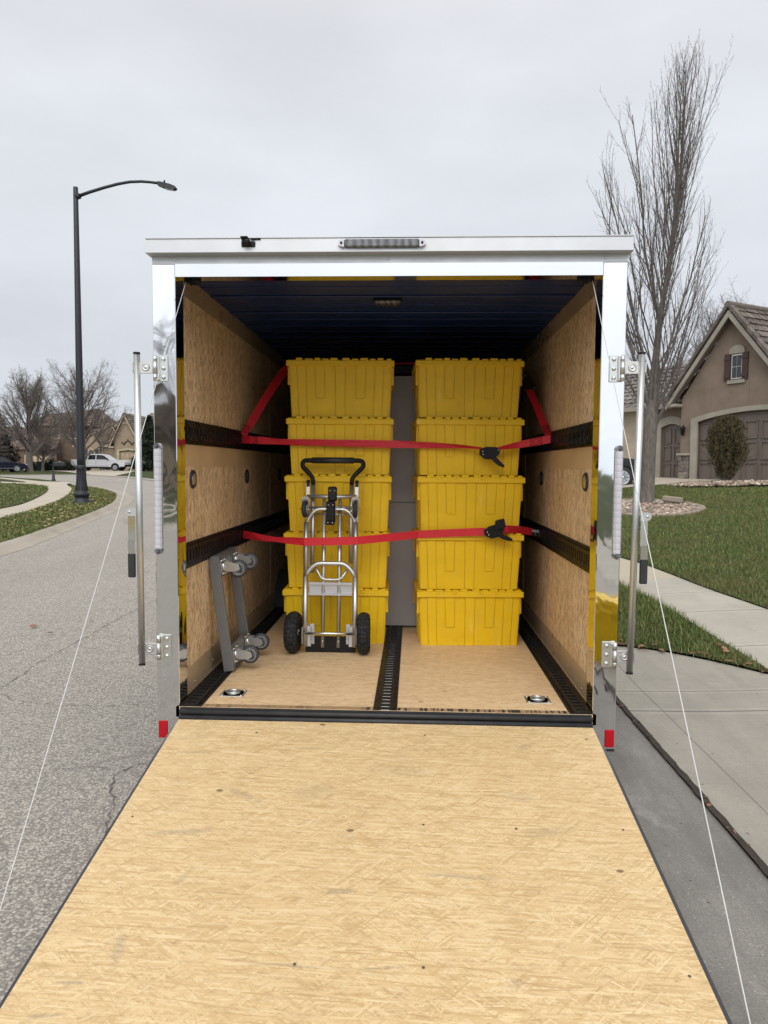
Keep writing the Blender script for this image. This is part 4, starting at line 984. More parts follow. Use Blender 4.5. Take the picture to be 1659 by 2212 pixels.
m = MB(); m.prism([(-.01, .0), (.062, .02), (.050, .072), (.0, .058)], (.635, 1.13, .768), (1, 0, 0), (0, 0, 1), (0, .03, 0)); m.build('ratchet_handle', MT['black_plastic'], s3)
e1 = V((.085, .097, -.018)).normalized(); nn = V((.752, -.659, 0)); pc = V((.922, 1.425, .7325))
m = MB(); m.prism([(-.042, -.0235), (.042, -.0235), (.042, .0235), (-.042, .0235)], pc+nn*.0022, e1, (0, 0, 1), nn*.001); m.build('logo_patch', plain('patch_black', (.008, .008, .009), .8), s3)
text_mesh('RHINO', .027, plain('patch_white', (.75, .75, .75), .7), s3, pc+nn*.004+V((0, 0, .006)), e1, (0, 0, 1), 'logo_word', .95)
text_mesh('USA', .012, plain('patch_green', (.10, .38, .12), .7), s3, pc+nn*.004+V((0, 0, -.0145)), e1, (0, 0, 1), 'logo_word', 1.0)

# ------------------------------------------------------------------ hand truck
H = thing('hand_truck', (-.368, 1.03, FZ), 'aluminium hand truck with black tyres and handle, parked upright against the left tote stack', 'hand truck')
xc = -.368
yf = lambda z: .985+.085*z
def P(dx, z, dy=0): return V((xc+dx, yf(z)+dy, z))
def arc(p0, p1, p2, n_=8): return [p0*(1-t)**2+p1*2*t*(1-t)+p2*t*t for t in np.linspace(0, 1, n_)]
m = MB()
for s in (-1, 1):
    m.tube([P(s*.151, .065), P(s*.151, .50)], .0165, 12); m.tube([P(s*.1505, .50), P(s*.1505, .815)], .0145, 12)
m.each('front_rail', MT['alu_tube'], H)
m = MB()
for s in (-1, 1):
    m.tube([P(s*.118, .50 if s < 0 else .56, .05), P(s*.118, 1.04, .05)], .0135, 12)
    m.box(P(s*.150, .80, .055), (.020, .012, .50), Matrix.Rotation(-.085, 3, 'X'))
m.each('rear_rail', MT['alu_tube'], H)
m = MB()
for s in (-1, 1): m.box(P(s*.150, 1.045, .055), (.024, .016, .045), Matrix.Rotation(-.085, 3, 'X'), .005)
m.each('rail_cap', MT['black_plastic'], H)
m = MB()
for dx in (-.045, .050): m.tube([P(dx, .055, .02), P(dx*1.02, .97, .03)], .0115, 10)
m.each('centre_rail', MT['alu_tube'], H)
m = MB()
m.tube([P(-.152, .968, .012), P(.152, .968, .012)], .0125, 10); m.tube(arc(P(-.151, .80), P(-.12, .895, .0), P(-.06, .893, .0))+[P(.06, .893)]+arc(P(.06, .893), P(.12, .895), P(.151, .80)), .012, 10)
m.tube([P(-.12, .86, .03), P(.12, .86, .03)], .006, 8); m.tube([P(-.15, .90, .04), P(.15, .90, .04)], .009, 8)
m.tube(arc(P(-.151, .49, -.004), P(-.105, .572, -.006), P(-.05, .566, -.006))+arc(P(.05, .566, -.006), P(.105, .572, -.006), P(.151, .485, -.004)), .0145, 10)
m.tube([P(-.095, .545, .01), P(-.066, .488, .01)]+arc(P(-.062, .482, .01), P(-.05, .466, .01), P(-.02, .466, .01), 5)+arc(P(.03, .466, .01), P(.06, .466, .01), P(.072, .482, .01), 5)+[P(.10, .525, .01)], .0085, 10)
m.each('crossbar', MT['alu_tube'], H, .0)
m = MB(); m.box(P(0, .41, .022), (.262, .006, .052)); m.box(P(0, .443, .012), (.262, .022, .014)); m.box(P(0, .378, .012), (.262, .022, .012)); m.build('cross_plate', MT['alu'], H)
m = MB()
hpts = [P(-.118, 1.035, .05), P(-.120, 1.065, .05)]+arc(P(-.126, 1.085, .05), P(-.15, 1.115, .06), P(-.178, 1.140, .062), 5)+arc(P(-.186, 1.150, .064), P(-.196, 1.19, .066), P(-.155, 1.188, .066), 6)
hp = hpts+[P(0, 1.190, .066)]+[V((2*xc-p.x, p.y, p.z)) for p in hpts[::-1]]
m.tube(hp, [.0135]*4+[.0145]*(len(hpts)-4)+[.0175]+[.0145]*(len(hpts)-4)+[.0135]*4, 12); ha = m.build('handle', MT['black_plastic'], H)
m = MB(); m.tube([P(-.128, 1.1885, .066), P(.128, 1.1885, .066)], .0195, 14); m.build('handle_grip', MT['black_rub'], ha)
m = MB(); m.box(P(.008, .985, -.012), (.054, .022, .09), Matrix.Rotation(-.12, 3, 'X'), .007); m.box(P(.0, .875, -.022), (.054, .024, .135), Matrix.Rotation(-.09, 3, 'X'), .007); m.box(P(-.002, .815, -.032), (.052, .03, .03), None, .006)
pd = m.build('latch_pad', MT['black_plastic'], H)
m = MB()
for dx, z in ((-.006, 1.005), (.022, 1.005), (-.014, .92), (.014, .92), (-.014, .815), (.014, .815)): bolt(m, P(dx, z, -.026 if z > .98 else (-.036 if z > .9 else -.048)), .004, (0, -1, 0), .003, 8)
m.each('latch_screws', MT['zinc'], pd)
for s in (-1, 1):
    m = MB(); c = P(s*.150, .895, -.055); m.lathe([(.03, -.013), (.044, -.012), (.051, -.006), (.051, .006), (.044, .012), (.03, .013)], 22, c, (1, .12*s, 0)); k = m.build('swivel_wheel', MT['tyre'], H)
    m = MB(); m.lathe([(.03, -.0135), (.008, -.015), (.008, .015), (.03, .0135)], 16, c, (1, .12*s, 0)); m.build('wheel_hub', MT['rim_grey'], k)
    m = MB(); 
    for q in (-1, 1): m.box(c+V((q*.019, .01, .025)), (.003, .03, .07), None, .001)
    m.lathe([(.026, -.006), (.026, .006)], 18, c+V((0, .02, .052)), (0, 1, .2)); m.tube([c+V((-.03, 0, 0)), c+V((.03, 0, 0))], .005, 8); m.build('wheel_fork', MT['zinc'], k)
m = MB(); m.tube([P(-.185, .150, -.03), P(.165, .150, -.03)], .0088, 12); m.build('axle', MT['zinc_gold'], H)
m = MB()
for s in (-1, 1):
    m.box(P(s*.140, .125, .005), (.052, .014, .125), None, .003); m.box(P(s*.110, .135, .02), (.028, .006, .125), None, .003)
    m.box(P(s*.163, .135, -.005), (.005, .07, .10), None, .002)
br = m.each('axle_bracket', MT['alu'], H)
m = MB()
for s in (-1, 1):
    for z in (.085, .115): bolt(m, P(s*.111, z, .016), .006, (0, -1, 0), .004, 10)
for dx in (-.045, .05): bolt(m, P(dx, .095, .008), .006, (0, -1, 0), .004, 10)
m.each('bracket_bolts', MT['zinc'], br)
m = MB(); m.box(P(0, .075, .035), (.30, .012, .09), None, .003); m.box((xc, 1.10, FZ+.008), (.30, .16, .010), None, .003); m.build('toe_plate', MT['black_steel'], H)
def tread():
    g = G('diamond_tread'); o = g.obj(); c = g.xyz(o)
    ch = g.vor(g.map(o, (55, 38, 38)), 1.0, 'DISTANCE_TO_EDGE', .25)
    f = g.ramp(ch['Distance'], [(.04, 0), (.14, 1)]); g.bump(f, .8, .004)
    return g.done(g.mix(f, (.006, .006, .006), (.024, .024, .025)), .7, 0, .3)
TRD = tread()
for s, dx in ((-1, -.222), (1, .205)):
    c = V((xc+dx, 1.005, FZ+.127)); ax = V((1, s*.06, 0))
    m = MB(); m.lathe([(.055, -.028), (.085, -.040), (.110, -.036), (.123, -.02), (.127, 0), (.123, .02), (.110, .036), (.085, .040), (.055, .028)], 36, c, ax); wv_ = m.build('tyre', TRD, H)
    m = MB(); m.lathe([(.057, -.022), (.045, -.012), (.018, -.014), (.018, -.034), (.008, -.036), (0, -.036)], 24, c, ax); m.lathe([(.057, .022), (.045, .012), (.018, .014), (.018, .034), (.008, .036), (0, .036)], 24, c, ax); m.build('wheel_hub', MT['rim_grey'], wv_)

# ------------------------------------------------------------------ furniture dolly leaning on the left wall
D = thing('furniture_dolly', (-.87, .75, FZ), 'grey four-wheel furniture dolly stood on edge, leaning against the left chipboard wall', 'dolly')
dB = V((-.868, .545, .030)); ev = (V((-.955, .555, .660))-dB); L_ = ev.length; ev.normalize(); ea = V((.01, 1, .02)).normalized(); en = ea.cross(ev).normalized()
if en.x < 0: en = -en
def DP(a, b, n_=0): return dB+ea*a+ev*b+en*n_
DM = Matrix((ea, ev, en)).transposed()
m = MB()
for a in (.0125, .40): m.box(DP(a, L_/2, 0), (.025, L_, .058), DM, .004)
m.each('side_rail', MT['dolly_grey'], D)
m = MB(); m.box(DP(.206, L_-.062, .018), (.362, .122, .006), DM, .002); m.box(DP(.206, .068, .018), (.362, .125, .006), DM, .002)
m.box(DP(.206, L_-.003, 0), (.362, .006, .05), DM); m.box(DP(.206, .003, 0), (.362, .006, .05), DM)
m.each('cross_plate', MT['dolly_grey'], D, .004)
dwn = V((.93, 0, -.36)).normalized()
for a, b in ((.075, .075), (.345, .075), (.075, L_-.07), (.345, L_-.07)):
    p0 = DP(a, b, .022); low = b < .3
    m = MB(); m.box(p0+en*.004, (.075, .085, .005), DM, .002)
    m.lathe([(.030, 0), (.033, .008), (.027, .016)], 20, p0+en*.006, en)
    wc = p0+en*.088+ev*(-.012 if low else -.022)
    for q in (-1, 1):
        o = p0+en*.02+ea*(q*.0185)
        m.prism([(0, .026), (.016, .03), (.078, .004), (.082, -.022), (.06, -.034), (.01, -.028), (0, -.024)], o, en, ev, ea*(.003*q))
    m.tube([wc-ea*.026, wc+ea*.026], .0055, 8)
    cs = m.build('caster', MT['zinc'], D)
    m = MB(); m.lathe([(.036, -.012), (.047, -.013), (.050, -.008), (.050, .008), (.047, .013), (.036, .012)], 28, wc, ea); m.build('caster_tyre', plain('caster_tyre', (.035, .036, .042), .5) if 'caster_tyre' not in bpy.data.materials else bpy.data.materials['caster_tyre'], cs)
    m = MB(); m.lathe([(.0365, -.012), (.033, -.0135), (.031, -.0115), (.012, -.012), (.010, -.0155), (0, -.0155)], 24, wc, ea); m.lathe([(.0365, .012), (.033, .0135), (.012, .012), (0, .0155)], 24, wc, ea); m.build('caster_wheel', MT['caster_grey'], cs)
    m = MB()
    for i in (-1, 1):
        for j in (-1, 1): c = p0+ea*(i*.029)+ev*(j*.035); m.lathe([(.006, .006), (.006, .014), (.0035, .014), (.0035, .024), (0, .024)], 8, c, en)
    m.each('caster_bolts', MT['chrome'], cs)

# ------------------------------------------------------------------ houses
def stucco(name, col):
    g = G(name); p = g.pos(); f = g.noise(p, 1.6, 5, .65); c = g.ramp(f, [(.3, tuple(x*.82 for x in col)), (.7, tuple(min(1, x*1.1) for x in col))])
    st = g.noise(g.map(p, (2.5, 2.5, .5)), 1.4, 4, .6); c = g.mix(g.ramp(st, [(.55, 0), (.78, .35)]), c, tuple(x*.62 for x in col))
    g.bump(g.noise(p, 60, 4, .7), .4, .006); return g.done(c, .9, 0, .2)
def tilemat(name, a, b):
    g = G(name); r = g.island(); p = g.pos(); c = g.ramp(r, [(0, a), (.5, tuple((x+y)/2 for x, y in zip(a, b))), (1, b)])
    c = g.mix(g.ramp(g.noise(p, 3, 4, .6), [(.4, 0), (.75, .4)]), c, tuple(x*.65 for x in a)); g.bump(g.noise(p, 40, 3), .3, .005); return g.done(c, .85, 0, .25)
MT['stucco_taupe'] = stucco('taupe_stucco', (.225, .172, .132)); MT['stucco_tan'] = stucco('tan_stucco', (.30, .235, .165)); MT['stucco_beige'] = stucco('beige_stucco', (.40, .335, .25)); MT['stucco_brown_shaded'] = stucco('shaded_brown_stucco', (.13, .092, .068))  # brown stucco is darkened to stand in for shade of the trees
MT['trim'] = stucco('stone_coloured_trim', (.33, .30, .25)); MT['trim_tan'] = stucco('tan_trim', (.46, .39, .29))
MT['tile_grey'] = tilemat('brown_grey_tiles', (.105, .085, .075), (.20, .165, .145)); MT['tile_tan'] = tilemat('mottled_tan_tiles', (.12, .095, .075), (.27, .225, .175)); MT['tile_red'] = tilemat('reddish_tiles', (.105, .075, .062), (.19, .14, .12))
MT['garage'] = plain('taupe_garage_door', (.135, .108, .09), .6, 0, .06, 2); MT['garage_tan'] = plain('tan_garage_door', (.42, .33, .22), .6, 0, .06, 2)
MT['shutter'] = plain('dark_wood_shutter', (.055, .03, .024), .6, 0, .2, 10); MT['shutter_dk'] = plain('charcoal_shutter', (.03, .028, .028), .6)
MT['pane'] = plain('window_glass', (.035, .04, .045), .05, 0, .1); MT['frame_white'] = plain('white_window_frame', (.62, .60, .56), .5)
MT['soffit'] = plain('soffit_board', (.17, .14, .115), .7)
def tiles(m, A, B, C_, D_, nc, tw, lip=.05):
    """courses of roof tiles on the quad eave A-B, ridge D-C"""
    A, B, C_, D_ = map(Vector, (A, B, C_, D_)); nn = (B-A).cross(D_-A).normalized()
    if nn.z < 0: nn = -nn
    rg = random.Random(int(abs(A.x)*100))
    for i in range(nc):
        t0, t1 = i/nc, (i+1)/nc+.012
        l0, r0 = A.lerp(D_, t0), B.lerp(C_, t0); l1, r1 = A.lerp(D_, min(1, t1)), B.lerp(C_, min(1, t1))
        W_ = max((r0-l0).length, .01); n_ = max(1, int(W_/tw)); off = (.5/n_ if i % 2 else 0)
        cuts = [0]+[min(1, max(0, (k+off*n_)/n_)) for k in range(1 if not off else 0, n_)]+[1]
        for a, b in zip(cuts, cuts[1:]):
            if b-a < .01: continue
            j = rg.uniform(.8, 1.15); e_ = .002
            p = [l0.lerp(r0, a+e_), l0.lerp(r0, b-e_), l1.lerp(r1, b-e_), l1.lerp(r1, a+e_)]
            f0, f1 = p[0]+nn*lip*j, p[1]+nn*lip*j
            m.add([f0, f1, p[2]+nn*.008, p[3]+nn*.008, p[0], p[1]], [(0, 1, 2, 3), (4, 5, 1, 0)])
def hframe(o, uu, vv):
    o, uu, vv = Vector(o), Vector(uu), Vector(vv); return lambda a, b, c: o+uu*a+vv*b+Vector((0, 0, c))
def pbox(m, Hf, a0, a1, b0, b1, c0, c1): m.hexa([Hf(a0, b0, c0), Hf(a1, b0, c0), Hf(a1, b1, c0), Hf(a0, b1, c0), Hf(a0, b0, c1), Hf(a1, b0, c1), Hf(a1, b1, c1), Hf(a0, b1, c1)])
def pwall(m, Hf, poly, b0, b1): m.prism([(0, 0)]*0+poly, Hf(0, b0, 0), Hf(1, 0, 0)-Hf(0, 0, 0), (0, 0, 1), Hf(0, b1, 0)-Hf(0, b0, 0))

# --- the house on the right
HO = Vector((10.681, 24.184, .70)); Q = hframe(HO, (.5, -.866, 0), (.866, .5, 0))
hr = thing('house', HO, 'taupe stucco house with arched garage doors and a tiled gable, at right beyond the lawn', 'house')
DW = 4.9; spring = 2.18
archp = [(t*DW, spring+.30*math.sin(math.pi*t)**.8) for t in np.linspace(0, 1, 15)]
m = MB()
pwall(m, Q, [(-.75, -.3), (-.02, -.3), (-.02, spring)]+archp+[(DW+.02, spring), (DW+.02, -.3), (5.6, -.3), (5.6, 3.02), (3.75, 3.02), (1.40, 5.95), (-.75, 3.05)], 0, .25)
pwall(m, Q, [(-.75, -.3), (-.75, 3.05), (-.751, 3.05), (-.751, -.3)], .251, 8)
# side and back volumes
pbox(m, Q, 5.35, 5.6, .251, 8, -.3, 3.0); pbox(m, Q, -.75, -.5, .251, .62, -.3, 3.0)
a2 = [(-2.2+1.02*t, 2.08+.14*math.sin(math.pi*t)) for t in np.linspace(0, 1, 9)]
pwall(m, Q, [(-2.62, -.3), (-2.2, -.3), (-2.2, 2.08)]+a2+[(-1.18, 2.08), (-1.18, -.3), (-.74, -.3), (-.74, 3.05), (-2.62, 3.05)], .62, .85)
pbox(m, Q, -.76, 5.5, 7.8, 8.0, -.3, 3.0)
m.each('wall', MT['stucco_taupe'], hr)
m = MB(); pwall(m, Q, [(-6.5, -.3), (-2.625, -.3), (-2.625, 3.0), (-6.5, 3.0)], .66, .9); m.build('side_wall', MT['stucco_beige'], hr)
m = MB()
tiles(m, Q(-1.28, -.36, 2.93), Q(-1.28, 8, 2.93), Q(1.40, 8, 6.18), Q(1.40, -.36, 6.18), 13, .34, .06)
tiles(m, Q(4.08, -.36, 2.93), Q(4.08, 8, 2.93), Q(1.40, 8, 6.18), Q(1.40, -.36, 6.18), 13, .34, .06)
tiles(m, Q(-7, .2, 2.95), Q(-1.0, .2, 2.95), Q(-.0, 3.2, 4.95), Q(-7, 3.2, 4.95), 10, .34, .06)
tiles(m, Q(3.4, .2, 2.95), Q(6.2, .2, 2.95), Q(6.2, 3.2, 4.95), Q(3.4, 3.2, 4.95), 10, .34, .06)
rt_ = m.build('roof', MT['tile_grey'], hr, normals=False)
m = MB()
m.tube([Q(1.40, -.42, 6.20), Q(1.40, 8, 6.20)], .11, 8)
for sa, ea_ in (((-1.30, 2.95), (1.40, 6.22)), ((4.10, 2.95), (1.40, 6.22))):
    for i in range(14):
        t0, t1 = i/14, (i+1.12)/14; a = (sa[0]+(ea_[0]-sa[0])*t0, sa[1]+(ea_[1]-sa[1])*t0); b = (sa[0]+(ea_[0]-sa[0])*min(1, t1), sa[1]+(ea_[1]-sa[1])*min(1, t1))
        dx = .06 if sa[0] < 0 else -.06
        m.hexa([Q(a[0], -.42, a[1]-.10), Q(b[0], -.40, b[1]-.12), Q(b[0], -.22, b[1]-.12), Q(a[0], -.2, a[1]-.10), Q(a[0], -.42, a[1]+.07), Q(b[0], -.40, b[1]+.04), Q(b[0], -.22, b[1]+.04), Q(a[0], -.2, a[1]+.07)])
m.build('ridge_tiles', MT['tile_grey'], rt_)
m = MB()
for (x0, z0), (x1, z1) in (((-1.20, 2.82), (1.40, 5.98)), ((4.0, 2.82), (1.40, 5.98))):
    m.hexa([Q(x0, -.36, z0-.17), Q(x1, -.36, z1-.22), Q(x1, -.30, z1-.22), Q(x0, -.30, z0-.17), Q(x0, -.36, z0+.03), Q(x1, -.36, z1+.03), Q(x1, -.30, z1+.03), Q(x0, -.30, z0+.03)])
pbox(m, Q, -1.25, -.72, -.36, .3, 2.80, 2.90); pbox(m, Q, -6.6, -1.2, .15, .25, 2.80, 2.98)
m.each('fascia', MT['trim'], hr)
m = MB()
for (x0, z0), (x1, z1) in (((-1.15, 2.86), (1.40, 5.93)), ((3.95, 2.86), (1.40, 5.93))):
    m.hexa([Q(x0, -.30, z0-.04), Q(x1, -.30, z1-.04), Q(x1, .0, z1-.04), Q(x0, .0, z0-.04), Q(x0, -.30, z0), Q(x1, -.30, z1), Q(x1, .0, z1), Q(x0, .0, z0)])
m.each('soffit', MT['soffit'], hr)
m = MB()
outer = [(-.26+t*(DW+.52), 2.30+.34*math.sin(math.pi*t)**.8) for t in np.linspace(0, 1, 15)]
pwall(m, Q, [(-.24, -.05), (.03, -.05), (.03, spring)]+[(max(.03, min(DW-.03, p[0])), p[1]-.01) for p in archp[1:-1]]+[(DW-.03, spring), (DW-.03, -.05), (DW+.25, -.05), (DW+.25, 2.3)]+outer[::-1], -.07, .0)
pwall(m, Q, [(-2.48, -.05), (-2.2, -.05), (-2.2, 2.1)]+a2+[(-1.18, 2.1), (-1.0, 2.1), (-1.0, 2.3)]+[(-2.48+1.48*t, 2.3+.22*math.sin(math.pi*t)) for t in np.linspace(1, 0, 9)], .56, .62)
m.each('door_surround', MT['trim'], hr)
def garage_door(Hf, a0, a1, top, b, rows, cols, mat, parent, arch=0.0):
    m = MB(); pwall(m, Hf, [(a0, -.05), (a1, -.05), (a1, top)]+[(a1-(a1-a0)*t, top+arch*math.sin(math.pi*t)) for t in np.linspace(0, 1, 9)][1:-1]+[(a0, top)], b, b+.05)
    cw = (a1-a0)/cols; rh = top/rows
    for r in range(rows):
        for c in range(cols):
            x0, x1, z0, z1 = a0+c*cw+.07, a0+(c+1)*cw-.07, r*rh+.06, (r+1)*rh-.05
            for q in ((x0, x1, z0, z0+.035), (x0, x1, z1-.035, z1), (x0, x0+.035, z0, z1), (x1-.035, x1, z0, z1)): pbox(m, Hf, q[0], q[1], b-.045, b-.0005, q[2], q[3])
        
    return m.build('garage_door', mat, parent)
garage_door(Q, 0.0, DW, spring, .12, 3, 8, MT['garage'], hr, .3); garage_door(Q, -2.2, -1.18, 2.08, .70, 3, 2, MT['garage'], hr, .14)
m = MB(); pbox(m, Q, 1.36, 1.77, -.03, -.001, 3.62, 4.47); w = m.build('window', MT['frame_white'], hr)
m = MB()
for i in (0, 1):
    for j in (0, 1): pbox(m, Q, 1.385+i*.185, 1.56+i*.185, -.034, -.0305, 3.65+j*.40, 4.035+j*.40)
m.each('pane', MT['pane'], w)
for x in (1.08, 1.775):
    m = MB()
    for k in range(3): pbox(m, Q, x+k*.077, x+k*.077+.072, -.05, -.002, 3.58, 4.52)
    for z in (3.68, 4.30): pbox(m, Q, x, x+.23, -.075, -.0505, z, z+.10)
    m.build('shutter', MT['shutter'], hr)
m = MB(); pwall(m, Q, [(1.27, 4.50), (1.86, 4.50), (1.86, 4.62)]+[(1.565+.295*math.cos(w_), 4.62+.17*math.sin(w_)) for w_ in np.linspace(.1, math.pi-.1, 9)]+[(1.27, 4.62)], -.06, -.001); pbox(m, Q, 1.22, 1.90, -.07, -.001, 3.46, 3.575); m.each('window_trim', MT['trim'], hr)
m = MB(); rg = random.Random(3); z = 0
while z < .93:
    h = rg.uniform(.08, .17); x = -.72
    while x < -.30:
        l = min(rg.uniform(.12, .36), -.28-x); pbox(m, Q, x, x+l-.01, -.14+rg.uniform(0, .05), .1, z, min(z+h-.008, .95)); x += l
    z += h
def stone_mat():
    g = G('ledge_stone'); return g.done(g.mix(g.ramp(g.noise(g.pos(), 9, 4, .6), [(.35, .5), (.65, 0)]), g.ramp(g.island(), [(0, (.13, .11, .10)), (.5, (.24, .20, .16)), (1, (.36, .31, .25))]), (.10, .09, .08)), .85)
pl = m.build('stone_pillar', stone_mat(), hr, normals=True)
m = MB(); pbox(m, Q, -.78, -.24, -.18, .0, .955, 1.03); m.build('pillar_cap', MT['trim'], pl)
m = MB(); c = Q(-.55, -.14, 1.86); m.lathe([(.03, -.17), (.055, -.14), (.075, -.12), (.085, .08), (.11, .10), (.05, .17), (.015, .2), (0, .2)], 8, c, (0, 0, 1)); m.tube([Q(-.55, 0, 1.98), Q(-.55, -.1, 2.1), Q(-.55, -.14, 2.06)], .012, 6); m.build('coach_light', MT['black_steel'], hr)
m = MB()
for x in (.55, 2.05, 3.3): pbox(m, Q, x, x+.02, -.006, .0, 2.75, 3.4 if x < 1 else 3.5)
m.each('expansion_joint', MT['soffit'], hr)

# --- the houses far down the street
def far_roof(parent, planes, mat, tw=.5, lip=.09):
    m = MB()
    for (A, B, C_, D_, nc) in planes: tiles(m, A, B, C_, D_, nc, tw, lip)
    return m.build('roof', mat, parent, normals=False)
YA = 88.0; gz = tz(-36, YA)-.03
A_ = hframe((0, YA, 0), (1, 0, 0), (0, 1, 0))
ha_ = thing('house', (-38, YA, gz), 'tan house with a steep garage gable and scroll ornament, behind the white pickup', 'house')
m = MB()
pwall(m, A_, [(-37.95, gz), (-37.35, gz), (-37.35, 2.85), (-36.2, 3.0), (-34.9, 2.85), (-34.9, gz), (-34.0, gz), (-34.0, 3.6), (-36.5, 7.45), (-37.95, 4.4)], -.6, 0)
pbox(m, A_, -43.5, -37.96, 1.0, 1.4, gz, 3.7); pbox(m, A_, -34.0, -28.0, .5, .9, gz, 4.0); pbox(m, A_, -43.5, -28, 9.6, 10, gz, 4)
pwall(m, A_, [(-39.25, 3.9), (-37.95, 3.9), (-37.95, 5.0), (-38.55, 6.0), (-39.2, 4.7)], .6, 1.0)
pwall(m, A_, [(-42.6, gz), (-40.3, gz), (-40.3, 3.7), (-41.4, 5.6), (-42.6, 3.7)], .4, .99)
m.each('wall', MT['stucco_tan'], ha_)
far_roof(ha_, [(A_(-44, .8, 3.6), A_(-37.2, .8, 3.6), A_(-36.4, 6.5, 7.0), A_(-43, 6.5, 7.0), 16),
               (A_(-38.6, -1.1, 3.35), A_(-38.6, 7, 3.35), A_(-36.5, 7, 7.75), A_(-36.5, -1.1, 7.75), 14), (A_(-34.2, -1.1, 3.35), A_(-34.2, 7, 3.35), A_(-36.5, 7, 7.75), A_(-36.5, -1.1, 7.75), 14),
               (A_(-35.6, .4, 3.6), A_(-27.5, .4, 3.6), A_(-27.5, 7, 8.15), A_(-36.0, 7, 8.3), 20),
               (A_(-39.5, .3, 4.55), A_(-39.5, 3.5, 4.55), A_(-38.55, 3.5, 6.25), A_(-38.55, .3, 6.25), 5), (A_(-37.6, .3, 4.55), A_(-37.6, 3.5, 4.55), A_(-38.55, 3.5, 6.25), A_(-38.55, .3, 6.25), 5),
               (A_(-42.8, .2, 3.55), A_(-42.8, 3.5, 3.55), A_(-41.4, 3.5, 5.75), A_(-41.4, .2, 5.75), 7), (A_(-40.0, .2, 3.55), A_(-40.0, 3.5, 3.55), A_(-41.4, 3.5, 5.75), A_(-41.4, .2, 5.75), 7)], MT['tile_tan'])
m = MB()
def rake(Hf, x0, z0, x1, z1, b, wd=.28): m.hexa([Hf(x0, b-.08, z0-wd), Hf(x1, b-.08, z1-wd), Hf(x1, b, z1-wd), Hf(x0, b, z0-wd), Hf(x0, b-.08, z0), Hf(x1, b-.08, z1), Hf(x1, b, z1), Hf(x0, b, z0)])
rake(A_, -38.5, 3.45, -36.5, 7.6, -1.0); rake(A_, -34.3, 3.45, -36.5, 7.6, -1.0); rake(A_, -39.4, 4.6, -38.55, 6.12, .35, .18); rake(A_, -37.7, 4.6, -38.55, 6.12, .35, .18)
pbox(m, A_, -38.55, -37.9, -1.05, -.6, 3.3, 3.5); pbox(m, A_, -36.95, -36.05, -.66, -.6, 6.35, 6.55); pbox(m, A_, -44, -37.9, .7, .85, 3.45, 3.62)
pbox(m, A_, -37.6, -37.3, -.68, -.6, gz, 2.95); pwall(m, A_, [(-37.6, 2.85), (-36.15, 3.05), (-34.7, 2.85), (-34.7, 3.08), (-36.15, 3.28), (-37.6, 3.08)], -.7, -.6); pbox(m, A_, -40.25, -40.05, .8, .95, gz, 3.5)
m.each('fascia', MT['trim_tan'], ha_)
garage_door(A_, -37.3, -34.9, 2.85, -.45, 4, 4, MT['garage_tan'], ha_)
m = MB()
for s in (-1, 1):
    pts = [(-36.18, 4.30), (-36.18+s*.3, 4.0), (-36.18+s*.5, 3.75), (-36.18+s*.72, 3.95)]
    for a, b in zip(pts, pts[1:]): m.tube([A_(a[0], -.63, a[1]), A_(b[0], -.63, b[1])], .05, 5)
    for p in pts[1:]: m.tube([A_(p[0]+.10*math.cos(w_), -.63, p[1]+.10*math.sin(w_)) for w_ in np.linspace(0, 5.5, 8)], .03, 4)
m.tube([A_(-36.18, -.63, 4.45), A_(-36.18, -.63, 4.1)], .05, 5); m.build('scroll_ornament', MT['shutter_dk'], ha_)
m = MB(); pwall(m, A_, [(-41.85, 1.2), (-40.95, 1.2), (-40.95, 2.9), (-41.4, 3.3), (-41.85, 2.9)], .33, .39); w = m.build('window', MT['trim_tan'], ha_)
m = MB(); pwall(m, A_, [(-41.75, 1.3), (-41.05, 1.3), (-41.05, 2.85), (-41.4, 3.15), (-41.75, 2.85)], .30, .329); m.each('pane', MT['pane'], w)
m = MB()
for x in (-42.3, -40.85): pbox(m, A_, x, x+.42, .32, .39, 1.1, 3.1)
m.build('shutter', MT['shutter_dk'], ha_)
# two-storey house behind the bare trees
YB = 92.0; gzb = tz(-48, YB)-.03; B_ = hframe((0, YB, 0), (1, 0, 0), (0, 1, 0))
hb_ = thing('house', (-48, YB, gzb), 'brown two-storey house with a broad tiled roof, half hidden behind two bare trees', 'house')
m = MB(); pbox(m, B_, -51.0, -44.0, 0, 8, gzb, 6.4); pbox(m, B_, -52.4, -47.0, -1.6, -.01, gzb, 3.2); m.each('wall', MT['stucco_brown_shaded'], hb_)
far_roof(hb_, [(B_(-51.6, -.4, 6.3), B_(-43, -.4, 6.3), B_(-43.8, 4, 8.9), B_(-50.4, 3.2, 8.1), 10), (B_(-47.2, -.2, 6.9), B_(-38.5, 1.5, 5.6), B_(-43.8, 4.2, 9.0), B_(-43.9, 4.2, 9.0), 10),
               (B_(-51.6, -.4, 6.3), B_(-51.6, 8, 6.3), B_(-50.4, 6, 8.1), B_(-50.4, 3.2, 8.1), 6), (B_(-52.8, -2.0, 3.1), B_(-46.8, -2.0, 3.1), B_(-47.2, .0, 4.5), B_(-51.8, .0, 4.5), 7)], MT['tile_red'])
garage_door(B_, -51.3, -49.6, 2.4, -1.66, 4, 3, MT['garage_tan'], hb_); garage_door(B_, -49.3, -47.8, 2.3, -1.66, 4, 3, MT['garage_tan'], hb_)
for x in (-50.8, -48.4, -46.0):
    m = MB(); pbox(m, B_, x, x+1.1, -.06, -.005, 4.6, 6.0); w = m.build('window', MT['trim_tan'], hb_); m = MB(); pbox(m, B_, x+.1, x+1.0, -.075, -.061, 4.7, 5.9); m.each('pane', MT['pane'], w)
